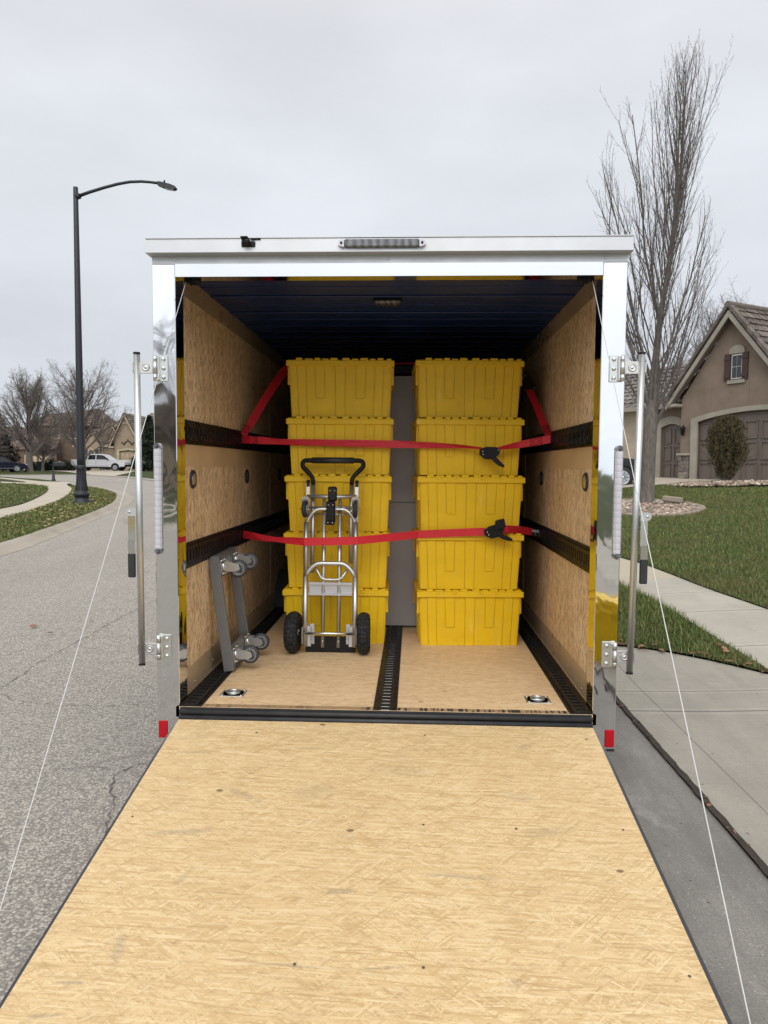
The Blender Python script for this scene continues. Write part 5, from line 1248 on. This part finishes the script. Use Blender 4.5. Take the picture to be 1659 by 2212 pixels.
YC = 100.0; C3 = hframe((0, YC, 0), (1, 0, 0), (0, 1, 0)); gzc = tz(-60, YC)-.03
hc_ = thing('house', (-60, YC, gzc), 'beige house with a reddish tiled roof at the far left edge, beyond the dark sedan', 'house')
m = MB(); pbox(m, C3, -66, -55.5, 0, 8, gzc, 3.2); m.each('wall', MT['stucco_beige'], hc_)
far_roof(hc_, [(C3(-67, -.5, 3.1), C3(-55, -.5, 3.1), C3(-57, 4.5, 6.8), C3(-65, 4.5, 6.8), 14), (C3(-55, -.5, 3.1), C3(-55, 8, 3.1), C3(-57, 5, 6.8), C3(-57, 4.5, 6.8), 14)], MT['tile_red'])
garage_door(C3, -60.5, -57.5, 2.3, -.08, 4, 4, MT['garage_tan'], hc_)
# house behind the camera, mirrored in the polished left post
Q5 = hframe((-17, -44, 0), (1, 0, 0), (0, 1, 0))
hd_ = thing('house', (-17, -44, GZ), 'brown house behind the photographer, seen only mirrored in the left door post', 'house')
m = MB(); pbox(m, Q5, -8, 6, -8, 0, GZ-.1, 3.2); pwall(m, Q5, [(-3, 3.2), (4, 3.2), (.5, 6.2)], -.3, 0); m.each('wall', MT['stucco_taupe'], hd_)
far_roof(hd_, [(Q5(-9, .6, 3.1), Q5(7, .6, 3.1), Q5(5, -4, 6.6), Q5(-7, -4, 6.6), 14)], MT['tile_red'])
garage_door(Q5, -2, 3, 2.4, .02, 4, 6, MT['garage_tan'], hd_)

# ------------------------------------------------------------------ trees
def bark(name, a, b):
    g = G(name); p = g.obj(); f = g.noise(g.map(p, (9, 9, 2.2)), 2.2, 6, .7); g.bump(f, .7, .02)
    c = g.ramp(f, [(.3, a), (.6, b)]); c = g.mix(g.ramp(g.noise(g.map(p, (6, 6, 3)), 4, 5, .7), [(.6, 0), (.68, .5)]), c, (.22, .21, .18)); return g.done(c, .9, 0, .2)
BK = bark('grey_brown_bark', (.065, .056, .048), (.165, .145, .125)); TWG = plain('twig_bark', (.125, .106, .094), .85, 0, .25, 3); TWG2 = plain('far_twig_bark', (.135, .112, .098), .9, 0, .25, 1)
UPV = Vector((0, 0, 1))
def grow(m, p, d, L, r0, lev, sp, rg, rmin):
    n = sp['seg'][lev]; pts = [p.copy()]; d = d.normalized(); dirs = [d.copy()]
    for i in range(n):
        d = (d+V((rg.gauss(0, 1), rg.gauss(0, 1), rg.gauss(0, 1)))*sp['wob'][lev]+UPV*sp['up'][lev]).normalized(); p = p+d*(L/n); pts.append(p.copy()); dirs.append(d.copy())
    rr_ = [max(rmin*.6, r0*(1-.72*i/n)) for i in range(n+1)]
    m.tube(pts, rr_, (7, 5, 4, 3, 3)[min(lev+1, 4)], cap=False)
    if lev+1 < len(sp['seg']):
        nc = sp['n'][lev]; nc = int(nc*(.6+.4*L/sp['ref'][lev])+.5)
        for k in range(nc):
            t = sp['t0'][lev]+(1-sp['t0'][lev])*(k+rg.random())/nc; i = min(n-1, int(t*n)); f = t*n-i
            q = pts[i].lerp(pts[i+1], f); dd = dirs[i]; a = R(rg.uniform(*sp['ang'][lev]))
            o = dd.orthogonal().normalized(); o = Matrix.Rotation(rg.uniform(0, 6.283), 3, dd) @ o
            nd = dd*math.cos(a)+o*math.sin(a)
            grow(m, q, nd, L*rg.uniform(*sp['len'][lev])*(1.15-.6*t), max(rmin, rr_[i]*sp['rk'][lev]), lev+1, sp, rg, rmin)
# columnar street tree on the right
tx, ty = 6.0, 15.15; tg = tz(tx, ty)
tr = thing('bare_tree', (tx, ty, tg), 'tall narrow bare tree with upswept branches, rooted in the rock ring on the right lawn', 'tree')
rg = random.Random(21); m = MB()
tk = [V((tx, ty, tg-.05)), V((tx-.0, ty, tg+.1)), V((tx+.02, ty, tg+.6)), V((tx+.03, ty, tg+1.3)), V((tx+.05, ty, tg+2.0)), V((tx+.10, ty, tg+3.2)), V((tx+.20, ty, tg+4.6)), V((tx+.42, ty, tg+6.2)), V((tx+.60, ty, tg+7.8)), V((tx+.62, ty, tg+9.5)), V((tx+.66, ty, tg+10.1)), V((tx+.74, ty, tg+10.9))]
trr = [.27, .20, .17, .165, .165, .095, .07, .050, .036, .022, .012, .004]
m.tube(tk, trr, 14, cap=False); m.build('trunk', BK, tr)
m = MB()
spT = dict(seg=(9, 6, 5), wob=(.055, .08, .13), up=(.11, .13, .07), n=(14, 6), ref=(4.0, 1.3), t0=(.12, .1), ang=((12, 28), (16, 45)), len=((.22, .42), (.12, .32)), rk=(.46, .55))
nb = 58
for k in range(nb):
    h = 1.75+(k/nb)**1.15*8.8+rg.uniform(-.15, .15); j = 0
    while j < len(tk)-2 and tk[j+1].z-tg < h: j += 1
    f = (h-(tk[j].z-tg))/(tk[j+1].z-tk[j].z); q = tk[j].lerp(tk[j+1], f); az = k*2.399+rg.uniform(-.4, .4); a = R(rg.uniform(22, 36) if h < 4 else rg.uniform(10, 20))
    L = (4.5 if h < 4 else (4.1 if h < 7 else 3.2))*rg.uniform(.7, 1.1); L = min(L, (10.8-h)*.93+.25)
    grow(m, q, V((math.cos(az)*math.sin(a), math.sin(az)*math.sin(a), math.cos(a))), L, min(.021, (trr[j]+(trr[j+1]-trr[j])*f)*.40), 0, spT, rg, .0036)
# main forking leaders on the upper left and lower right
for (h, az, a, L, r) in ((2.3, 3.3, 21, 5.4, .045), (3.0, 2.9, 19, 5.4, .042), (2.6, .25, 18, 4.6, .04), (5.2, .1, 9, 4.8, .036), (4.6, 3.2, 11, 5.0, .036), (2.1, .6, 30, 3.6, .036), (2.0, 3.4, 32, 3.4, .032), (6.2, -.2, 8, 3.9, .034), (1.9, -.3, 38, 2.4, .026), (6.8, 1.5, 8, 3.3, .028)):
    j = 0
    while tk[j+1].z-tg < h: j += 1
    q = tk[j].lerp(tk[j+1], (h-(tk[j].z-tg))/(tk[j+1].z-tk[j].z)); a = R(a)
    grow(m, q, V((math.cos(az)*math.sin(a), .3*math.sin(az)*math.sin(a), math.cos(a))), L, r, 0, spT, rg, .0036)
m.build('crown', TWG, tr, normals=False)
# broad bare trees by the far houses
def broad_tree(x, y, H_, wd, r, lab, seed, grp='bare trees along the far street', th=1.6, nb=26):
    g0 = tz(x, y)-.03; t = thing('bare_tree', (x, y, g0), lab, 'tree', grp); rg = random.Random(seed)
    m = MB(); p = [V((x, y, g0-.05)), V((x, y, g0+.15)), V((x+.02, y, g0+th*.6)), V((x+.05, y, g0+th)), V((x+.1, y, g0+H_*.42)), V((x+.05, y, g0+H_*.7))]; rr_ = [r*1.5, r*1.1, r*.92, r*.9, r*.55, r*.15]
    m.tube(p, rr_, 9, cap=False); m.build('trunk', BK, t)
    sp = dict(seg=(6, 5, 4, 3), wob=(.09, .11, .15, .2), up=(.06, .05, .03, .0), n=(11, 8, 6), ref=(H_*.5, H_*.2, H_*.08), t0=(.2, .15, .1), ang=((20, 42), (22, 50), (25, 55)), len=((.32, .55), (.34, .6), (.4, .7)), rk=(.52, .5, .6))
    m = MB()
    for k in range(nb):
        h = th*.9+(k/nb)*H_*.55; j = 0
        while j < len(p)-2 and p[j+1].z-g0 < h: j += 1
        f = min(1, (h-(p[j].z-g0))/(p[j+1].z-p[j].z)); q = p[j].lerp(p[j+1], f); az = k*2.399+rg.uniform(-.4, .4); a = R(rg.uniform(38, 58)*wd if k < nb*.5 else rg.uniform(14, 36)*wd)
        L = H_*.52*rg.uniform(.8, 1.1) if k < nb*.6 else H_*.44*rg.uniform(.8, 1.1)
        L = min(L, (H_-h)/max(.5, math.cos(a)*1.0))
        grow(m, q, V((math.cos(az)*math.sin(a), math.sin(az)*math.sin(a), math.cos(a))), L, max(.02, r*.38*(1-.5*k/nb)), 0, sp, rg, .006)
    m.build('crown', TWG2, t, normals=False); return t
broad_tree(-35.3, 62, 8.7, 1.0, .33, 'bare spreading tree behind the dark sedan, left of the mailbox', 5)
broad_tree(-34.9, 72, 11.0, 1.15, .30, 'larger bare spreading tree directly behind the street lamp post', 9)
broad_tree(-42.2, 66, 6.4, 1.0, .25, 'dense dark bare tree at the left edge of the view', 12, th=1.2)
broad_tree(-40.3, 74, 4.6, 1.1, .16, 'low bare ornamental tree over the dark bushes by the mailbox', 15, th=.9)
broad_tree(-11.6, -31, 8.0, .9, .16, 'bare tree behind the photographer, seen only mirrored in the left door post', 31, grp=None, nb=9)
broad_tree(22, 50, 11.5, .9, .3, 'bare tree rising behind the taupe house roof', 37, grp=None)
# evergreens and shrubs
def leafy(m, n, cfun, size, rg, up=.5, aspect=.28):
    for _ in range(n):
        c = cfun(rg)
        if c is None: continue
        d = V((rg.gauss(0, 1), rg.gauss(0, 1), rg.gauss(up, .8))).normalized(); s = d.orthogonal().normalized(); s = Matrix.Rotation(rg.uniform(0, 6.28), 3, d) @ s; l = size*rg.uniform(.6, 1.4); w_ = l*aspect
        m.add([c-s*w_*.5, c+s*w_*.5, c+d*l*.6+s*w_*.4, c+d*l, c+d*l*.6-s*w_*.4], [(0, 1, 2, 3, 4)])
def leafmat(name, a, b, c_): g = G(name); return g.done(g.ramp(g.island(), [(0, a), (.6, b), (1, c_)]), .7, 0, .25)
EV = leafmat('juniper_foliage', (.034, .034, .016), (.080, .068, .032), (.15, .11, .055)); DK = leafmat('dark_conifer_foliage', (.010, .017, .010), (.022, .034, .018), (.04, .05, .028)); BR = leafmat('brownish_conifer_foliage', (.022, .02, .016), (.045, .038, .03), (.07, .055, .042))
sx_, sy_ = 10.05, 20.1; sg = tz(sx_, sy_)+.05
sh = thing('shrub', (sx_, sy_, sg), 'olive-brown vase-shaped evergreen shrub standing in front of the wide garage door', 'shrub'); rg = random.Random(11)
m = MB()
for k in range(26):
    az = rg.uniform(0, 6.28); a = rg.uniform(.05, .30); L = rg.uniform(1.2, 1.9)
    m.tube([V((sx_+math.cos(az)*.10, sy_+math.sin(az)*.10, sg-.02)), V((sx_+math.cos(az)*(.12+a*.5*L), sy_+math.sin(az)*(.12+a*.5*L), sg+L*.5)), V((sx_+math.cos(az)*a*1.0*L, sy_+math.sin(az)*a*1.0*L, sg+L))], [.02, .012, .004], 4, cap=False)
m.build('stems', TWG, sh, normals=False)
def shc(rg):
    t = rg.random()**.75; h = .12+t*1.95; rad = (.12+.53*min(1, h/1.2)**.8) if h < 1.15 else .64*max(0, 1-((h-1.15)/.98)**2)**.55
    az = rg.uniform(0, 6.28); lump = 1+.2*math.sin(az*3+h*4)+.16*math.sin(az*7-h*6)+.12*math.sin(az*11+h*9); r_ = rad*lump*math.sqrt(rg.uniform(.12, 1))
    return V((sx_+math.cos(az)*r_*.86, sy_+math.sin(az)*r_*.86, sg+h))
m = MB(); leafy(m, 12500, shc, .11, rg, 1.4, .15)
for _ in range(170):                                   # loose upright sprays breaking the outline
    az = rg.uniform(0, 6.28); h0 = rg.uniform(.5, 1.75); r0_ = .62*(1-.55*max(0, (h0-1.1)/.8))*rg.uniform(.7, 1.05); o_ = V((sx_+math.cos(az)*r0_*.86, sy_+math.sin(az)*r0_*.86, sg+h0)); d_ = V((math.cos(az)*.35, math.sin(az)*.35, 1)).normalized(); l_ = rg.uniform(.15, .42)
    leafy(m, 22, lambda rg: o_+d_*(l_*rg.random())+V((rg.gauss(0, .018), rg.gauss(0, .018), 0)), .075, rg, 1.8, .14)
m.build('foliage', EV, sh, normals=False)
def conifer(x, y, H_, rad, lab, mat, seed, n=7000, cat='tree', name='conifer', size=.35, grp=None):
    g0 = tz(x, y)-.03; t = thing(name, (x, y, g0), lab, cat, grp); rg = random.Random(seed); m = MB(); m.tube([V((x, y, g0-.05)), V((x, y, g0+H_*.9))], [.05*H_**.7, .02], 6, cap=False); m.build('trunk', BK, t)
    def c(rg):
        h = rg.random(); az = rg.uniform(0, 6.28); r_ = rad*(1-h)**.8*(1+.25*math.sin(az*5+h*17)+.15*math.sin(h*40))*math.sqrt(rg.uniform(.15, 1)); return V((x+math.cos(az)*r_, y+math.sin(az)*r_, g0+.2+h*(H_-.2)))
    m = MB(); leafy(m, n, c, size, rg, -.1, .35); m.build('foliage', mat, t, normals=False)
conifer(-30.7, 80, 6.3, 1.9, 'dark green conifer just left of the trailer door post, beside the tan garage', DK, 3)
conifer(-43.0, 70, 6.3, 2.2, 'brownish dark conifer at the left edge of the photo', BR, 4)
conifer(-38.6, 86.8, 2.0, .7, 'small rounded conifer by the tan house porch, above the white pickup', DK, 6, 1500, size=.2)
def bush(x, y, w_, h, lab, mat, seed, grp=None, n=2600):
    g0 = tz(x, y)-.03; rg = random.Random(seed); m = MB()
    def c(rg):
        az = rg.uniform(0, 6.28); r_ = math.sqrt(rg.random()); z = h*(1-r_*r_*.75)*rg.uniform(.05, 1)*(1+.15*math.sin(az*4)); return V((x+math.cos(az)*r_*w_, y+math.sin(az)*r_*w_*.6, g0+z))
    leafy(m, n, c, .18, rg, .4, .4); tag(m.build('bush', mat, normals=False), lab, 'bush', grp)
bush(-40.5, 76, 1.0, 1.35, 'rounded dark evergreen bush left of the mailbox, beside the waste bin', DK, 1, 'dark evergreen bushes')
bush(-39.0, 76, 1.25, 1.15, 'wider dark evergreen bush right of the mailbox, towards the lamp post', DK, 2, 'dark evergreen bushes')
bush(-43.6, 78, .7, 1.0, 'small dark bush behind the roof of the navy sedan', DK, 8, 'dark evergreen bushes')

# ------------------------------------------------------------------ street lamp
lx, ly = -8.45, 15.04; lg = tz(lx, ly)+.10
LP = thing('street_lamp', (lx, ly, lg), 'tall black street lamp with fluted base and long curved arm on the left verge', 'street lamp')
m = MB(); zt = 7.98
m.lathe([(.100, .9), (.098, 1.2), (.082, 4), (.058, zt), (.054, zt+.01), (0, zt+.01)], 20, (lx, ly, lg), (0, 0, 1)); LM = plain('charcoal_lamp_paint', (.009, .011, .015), .5, 0, .25, 6); m.build('pole', LM, LP)
m = MB(); m.lathe([(.22, -.05), (.22, .03), (.205, .06), (.17, .13), (.165, .17), (.19, .20), (.205, .25), (.19, .28), (.155, .30), (.15, .34), (.128, .48), (.112, .62), (.108, .86), (.118, .88), (.118, .95), (.112, .99), (.10, 1.0)], 24, (lx, ly, lg), (0, 0, 1))
for k in range(12):
    a = k*math.pi/6; m.tube([V((lx+math.cos(a)*r_, ly+math.sin(a)*r_, lg+z)) for r_, z in ((.152, .34), (.130, .48), (.114, .62), (.110, .84))], .010, 5)
m.build('base', LM, LP)
m = MB(); A0 = V((lx+.05, ly, lg+7.76)); arm = [(0, 0), (.35, .12), (.8, .25), (1.2, .35), (1.55, .41), (1.9, .425), (2.15, .41), (2.42, .38)]
m.tube([A0+V((a*.845, a*.04, b*.9)) for a, b in arm], [.042, .04, .038, .037, .036, .035, .034, .034], 10); m.lathe([(.07, -.05), (.07, .05)], 14, A0+V((.01, 0, 0)), (1, 0, .3)); m.build('arm', LM, LP)
e0 = A0+V((2.045, .10, .338)); m = MB(); rt3 = Matrix.Rotation(R(9), 3, 'Y')
m.prism([(-.02, -.05), (.12, -.085), (.30, -.11), (.42, -.10), (.47, -.06), (.44, -.02), (.30, .015), (.05, .035), (-.02, .03)], e0+V((0, -.07, 0)), rt3 @ V((1, 0, 0)), rt3 @ V((0, 0, 1)), V((0, .14, 0)))
lh = m.build('lamp_head', LM, LP)
m = MB(); m.lathe([(.022, 0), (.022, .05), (.015, .06), (0, .06)], 10, e0+V((.14, 0, .02)), (0, 0, 1)); m.build('photocell', MT['black_plastic'], lh)
m = MB(); m.box(e0+rt3 @ V((.30, 0, -.108)), (.20, .11, .012), rt3, .004); m.build('lamp_lens', MT['lens'], lh)
# mailboxes
def mailbox(x, y, lab, s=1.0, a=0.0):
    g0 = tz(x, y)+.03; t = thing('mailbox', (x, y, g0), lab, 'mailbox', 'black post mailboxes'); MM = LM; m = MB()
    m.lathe([(.10*s, -.05), (.10*s, .06), (.075*s, .10), (.06*s, .38), (.035*s, .42), (.035*s, 1.02*s), (.05*s, 1.04*s), (.06*s, 1.1*s), (.02*s, 1.16*s), (.03*s, 1.18*s), (0, 1.23*s)], 12, (x, y, g0), (0, 0, 1)); m.build('post', MM, t)
    m = MB(); m.prism([(-.09, 0), (.09, 0), (.09, .14)]+[(.09*math.cos(w_), .14+.07*math.sin(w_)) for w_ in np.linspace(.2, 2.94, 7)]+[(-.09, .14)], V((x+.06*s, y, g0+.74*s)), (0, s, 0), (0, 0, s), (.52*s, 0, 0)); m.box((x+.3*s, y, g0+.73*s), (.5*s, .06, .03)); m.box((x-.05, y, g0+.8*s), (.2, .05, .03)); m.build('letter_box', MM, t)
    m = MB(); m.box((x+.34*s, y-.0, g0+.965*s), (.13*s, .10, .012)); m.build('number_plate', MT['frame_white'], t)
mailbox(-17.75, 31.9, 'black post mailbox at the left kerb, between the street lamp and the sedan')
mailbox(-20.7, 50.5, 'farther black post mailbox on the small verge across the street, by the trailer', 1.05)
# waste bin
m = MB(); bx_, by_ = -41.1, 75.0; g0 = tz(bx_, by_)-.03
wb = thing('waste_bin', (bx_, by_, g0), 'dark wheeled waste bin with a yellow lid beside the garage, left of the mailbox', 'waste bin')
m.hexa([(bx_-.24, by_-.28, g0+.05), (bx_+.24, by_-.28, g0+.05), (bx_+.24, by_+.28, g0+.05), (bx_-.24, by_+.28, g0+.05), (bx_-.3, by_-.36, g0+1.0), (bx_+.3, by_-.36, g0+1.0), (bx_+.3, by_+.36, g0+1.0), (bx_-.3, by_+.36, g0+1.0)]); m.build('bin_body', plain('dark_green_bin', (.012, .02, .02), .5), wb)
m = MB(); m.box((bx_, by_, g0+1.035), (.66, .8, .06), None, .02); m.build('lid', plain('amber_lid', (.45, .22, .03), .5), wb)
m = MB()
for s in (-1, 1): m.lathe([(.11, -.03), (.11, .03)], 14, (bx_+s*.26, by_+.3, g0+.11), (1, 0, 0))
m.build('wheel', MT['tyre'], wb)
# stone block on the rock ring
bx2, by2 = 6.35, 14.3; tag(MB().box((bx2, by2, tz(bx2, by2)+.17), (.46, .24, .13), rotz(-.35) @ Matrix.Rotation(.10, 3, 'Y'), .02).box((bx2+.02, by2+.03, tz(bx2, by2)+.07), (.36, .2, .12), rotz(-.2), .02).build('stone_block', plain('tan_stone_block', (.24, .20, .155), .85, 0, .15, 6, .003)), 'tan landscaping stone block lying on the river rock beside the bare tree trunk', 'stone block')

# ------------------------------------------------------------------ vehicles
def wheel_at(parent, loc, r, w_, rimmat, spokes=6, local=True):
    m = MB(); m.lathe([(r*.62, -w_/2), (r*.93, -w_/2), (r, -w_*.36), (r, w_*.36), (r*.93, w_/2), (r*.62, w_/2)], 26, loc, (0, 1, 0)); wv = m.build('wheel', MT['tyre'], parent, local=local)
    m = MB(); yo = -w_/2-.002
    m.lathe([(r*.64, 0), (r*.60, -.012), (r*.56, .02), (r*.5, .06)], 26, (loc[0], loc[1]+yo, loc[2]), (0, 1, 0)); m.lathe([(r*.16, -.01), (r*.12, -.02), (0, -.02)], 12, (loc[0], loc[1]+yo, loc[2]), (0, 1, 0))
    for k in range(spokes):
        a = 2*math.pi*k/spokes; ca, sa = math.cos(a), math.sin(a); m.hexa([V((loc[0]+ca*t*r-sa*q*r, loc[1]+yo+dy, loc[2]+sa*t*r+ca*q*r)) for dy in (0, .03) for t, q in ((.1, -.05), (.6, -.075), (.6, .075), (.1, .05))])
    m.build('rim', rimmat, wv, local=local)
    m = MB(); m.lathe([(r*.6, .05), (0, .05)], 20, (loc[0], loc[1]+yo, loc[2]), (0, 1, 0)); m.build('brake', MT['dark'], wv, local=local)
def vehicle(name, loc, rot, lab, cat, paint, body, cabin, wins, wheels, wd, cabw, r, rim, extras=None, spokes=6, shelf=None):
    """side profile looking along +y; nose at +x; body is a polygon (x, z) with wheel-arch notches"""
    t = thing(name, loc, lab, cat); t.rotation_euler = (0, 0, rot); ORG[t.name] = V((0, 0, 0)); h = wd/2; hc = cabw/2
    def arch(poly):
        out_ = []
        for p in poly:
            if len(p) == 3:
                cx_, rr_ = p[0], p[2]; out_ += [(cx_+rr_*math.cos(w_), p[1]+rr_*math.sin(w_)) for w_ in np.linspace(math.pi, 0, 9)][::1]
            else: out_.append(p)
        return out_
    m = MB(); bp = arch(body); m.prism(bp, (0, -h, 0), (1, 0, 0), (0, 0, 1), (0, wd, 0)); bo = m.build('body', paint, t, local=True)
    mdf = bo.modifiers.new('bevel', 'BEVEL'); mdf.width = .035; mdf.segments = 2; mdf.limit_method = 'ANGLE'; mdf.angle_limit = R(40)
    m = MB(); n_ = len(cabin); zlo, zhi = min(p[1] for p in cabin), max(p[1] for p in cabin)
    yy = lambda z: hc-(hc-(hc-.13))*(z-zlo)/(zhi-zlo)
    a = [V((p[0], -yy(p[1]), p[1])) for p in cabin]; b = [V((p[0], yy(p[1]), p[1])) for p in cabin]
    m.add(a+b, [tuple(range(n_)), tuple(range(2*n_-1, n_-1, -1))]+[(i, n_+i, n_+(i+1) % n_, (i+1) % n_) for i in range(n_)]); co = m.build('cabin', paint, t, local=True)
    mdf = co.modifiers.new('bevel', 'BEVEL'); mdf.width = .05; mdf.segments = 2; mdf.limit_method = 'ANGLE'; mdf.angle_limit = R(30)
    for wn_ in wins:
        m = MB()
        for s in (-1, 1): m.add([V((p[0], s*(yy(p[1])+.012), p[1])) for p in wn_]+[V((p[0], s*(yy(p[1])-.01), p[1])) for p in wn_], [tuple(range(len(wn_))), tuple(range(2*len(wn_)-1, len(wn_)-1, -1))]+[(i, len(wn_)+i, len(wn_)+(i+1) % len(wn_), (i+1) % len(wn_)) for i in range(len(wn_))])
        m.each('side_window', MT['glass_dark'], t, local=True)
    for x in wheels:
        for s in (-1, 1):
            if s < 0: wheel_at(t, (x, -h+.11, r), r, .24, rim, spokes)
            else:
                m = MB(); m.lathe([(r*.5, -.12), (r, -.1), (r, .1), (r*.5, .12)], 22, (x, h-.12, r), (0, 1, 0)); m.build('wheel', MT['tyre'], t, local=True)
    m = MB(); m.box((sum(wheels)/2, 0, r+.12), (abs(wheels[1]-wheels[0])+1.0, wd-.16, .45)); m.build('underbody', MT['dark'], t, local=True)
    if extras: extras(t, h)
    return t
def truck_x(t, h):
    m = MB(); m.box((0, -h-.012, .60), (2.6, .06, .07), None, .02); m.build('running_board', MT['alu'], t, local=True)
    m = MB(); m.box((3.06, 0, .62), (.14, 1.9, .22), None, .05); m.build('bumper', MT['black_plastic'], t, local=True)
    m = MB(); m.box((-3.10, 0, .62), (.16, 1.85, .2), None, .04); m.build('rear_bumper', MT['chrome'], t, local=True)
    for s in (-1, 1): MB().box((3.0, s*(h-.16), .98), (.14, .3, .2), None, .03).build('headlight', MT['lamp_amber'], t, local=True)
    for s in (-1, 1): MB().box((-3.03, s*(h-.06), 1.12), (.06, .14, .36), None, .02).build('tail_light', MT['red_lamp'], t, local=True)
    for x in (.25, -.75): MB().box((x, -h-.012, 1.12), (.2, .03, .035), None, .01).build('door_handle', MT['white_paint'], t, local=True)
    for s in (-1, 1): MB().box((1.22, s*(h+.10), 1.30), (.12, .2, .16), None, .04).build('mirror', MT['black_plastic'], t, local=True)
    m = MB()
    for x in (-1.2, -.2, .95): m.box((x, -h-.001, .92), (.014, .004, .55))
    m.each('door_gap', MT['shutter_dk'], t, local=True)
TR_ = .40; ux, uy = -35.55, 78.0
vehicle('pickup_truck', (ux, uy, tz(ux, uy)-.02), 0.0, 'white four-door pickup truck parked across the driveway of the tan house', 'pickup truck', MT['white_paint'],
    [(-3.08, .62), (-2.45, .50), (-1.98, .42, .50), (-1.3, .48), (1.45, .48), (1.98, .42, .50), (2.6, .52), (3.08, .55), (3.10, 1.0), (2.98, 1.16), (2.6, 1.24), (1.35, 1.28), (-1.30, 1.26), (-3.06, 1.30)],
    [(-1.30, 1.22), (1.60, 1.22), (.62, 1.86), (.2, 1.93), (-.9, 1.92), (-1.15, 1.88)],
    [[(-.18, 1.30), (1.30, 1.30), (.56, 1.78), (-.18, 1.82)], [(-1.18, 1.30), (-.30, 1.30), (-.30, 1.82), (-1.02, 1.80)]], (-1.98, 1.98), 1.95, 1.80, .40, MT['chrome'], truck_x)
def sedan_x(t, h):
    for s in (-1, 1): MB().box((2.20, s*(h-.2), .68), (.16, .34, .12), None, .03).build('headlight', MT['lens'], t, local=True)
    MB().box((0, -h-.005, .36), (2.2, .02, .03)).build('sill_trim', MT['chrome'], t, local=True)
    for s in (-1, 1): MB().box((.95, s*(h+.07), .98), (.12, .16, .12), None, .04).build('mirror', MT['navy_car'], t, local=True)
qx, qy = -37.3, 60.3
vehicle('sedan', (qx, qy, tz(qx, qy)-.02), .75, 'dark navy sedan parked at the far left edge of the street', 'car', MT['navy_car'],
    [(-2.28, .35), (-1.9, .30), (-1.42, .30, .36), (-1.0, .26), (1.0, .26), (1.40, .30, .36), (1.85, .30), (2.28, .35), (2.30, .62), (2.05, .78), (1.0, .92), (-1.6, .96), (-2.2, .94), (-2.30, .7)],
    [(-1.95, .90), (1.25, .88), (.40, 1.34), (.0, 1.42), (-.7, 1.42), (-1.1, 1.36)],
    [[(-.25, .95), (.98, .95), (.34, 1.30), (-.25, 1.36)], [(-1.45, .97), (-.33, .95), (-.33, 1.36), (-.95, 1.33)]], (-1.42, 1.40), 1.80, 1.60, .33, MT['chrome'], sedan_x, 10)
def dark_x(t, h):
    for s in (-1, 1): MB().box((-2.24, s*(h-.15), .95), (.06, .24, .22), None, .02).build('tail_light', MT['red_lamp'], t, local=True)
    MB().box((-2.26, .0, .6), (.05, 1.5, .14), None, .02).build('rear_bumper', MT['chrome'], t, local=True)
suvb = [(-2.28, .45), (-1.9, .40), (-1.40, .36, .42), (-.95, .34), (.95, .34), (1.42, .36, .42), (1.9, .38), (2.25, .45), (2.28, .85), (2.1, 1.02), (1.1, 1.10), (-2.25, 1.12)]
suvc = [(-2.22, 1.06), (1.35, 1.06), (.6, 1.62), (.2, 1.72), (-1.9, 1.72)]
suvw = [[(-.1, 1.14), (1.05, 1.14), (.5, 1.58), (-.1, 1.62)], [(-1.1, 1.14), (-.2, 1.14), (-.2, 1.62), (-1.1, 1.62)], [(-2.0, 1.14), (-1.2, 1.14), (-1.2, 1.62), (-1.8, 1.6)]]
dx_, dy_ = -31.0, 81.5
vehicle('dark_car', (dx_, dy_, tz(dx_, dy_)-.02), .05, 'dark car with a red tail light, nose-to-nose with the white pickup by the conifer', 'car', MT['black_car'], suvb, suvc, suvw, (-1.40, 1.42), 1.85, 1.66, .36, MT['chrome'], dark_x)
vx, vy = 5.98, 23.2
vehicle('suv', (vx, vy, tz(vx, vy)+.05), .06, 'black suv with bright multi-spoke wheels on the driveway, half hidden by the right door post', 'car', MT['black_car'], suvb, suvc, suvw, (-1.40, 1.42), 1.9, 1.7, .385, MT['chrome'], None, 10)

# beyond the trailer, out of sight from the doorway but seen a step to the side
h2 = copy_tree(ha_); h2.location = (-12, 93, tz(-12, 93)-.03); h2['label'] = 'tan gabled house standing beyond the front of the trailer, hidden by it from the doorway'
m = MB(); rg = random.Random(44)
def wood(rg):
    x = rg.uniform(-30, 75); k = .55+.25*math.sin(x*.21)+.2*math.sin(x*.57+1); return V((x, 165+rg.uniform(-8, 8)+abs(x)*.15, .3+rg.random()**1.5*(5+5*k)))
leafy(m, 9000, wood, 1.5, rg, 1.2, .12)
w_o = stuff(m.build('distant_bare_wood', TWG2, normals=False))
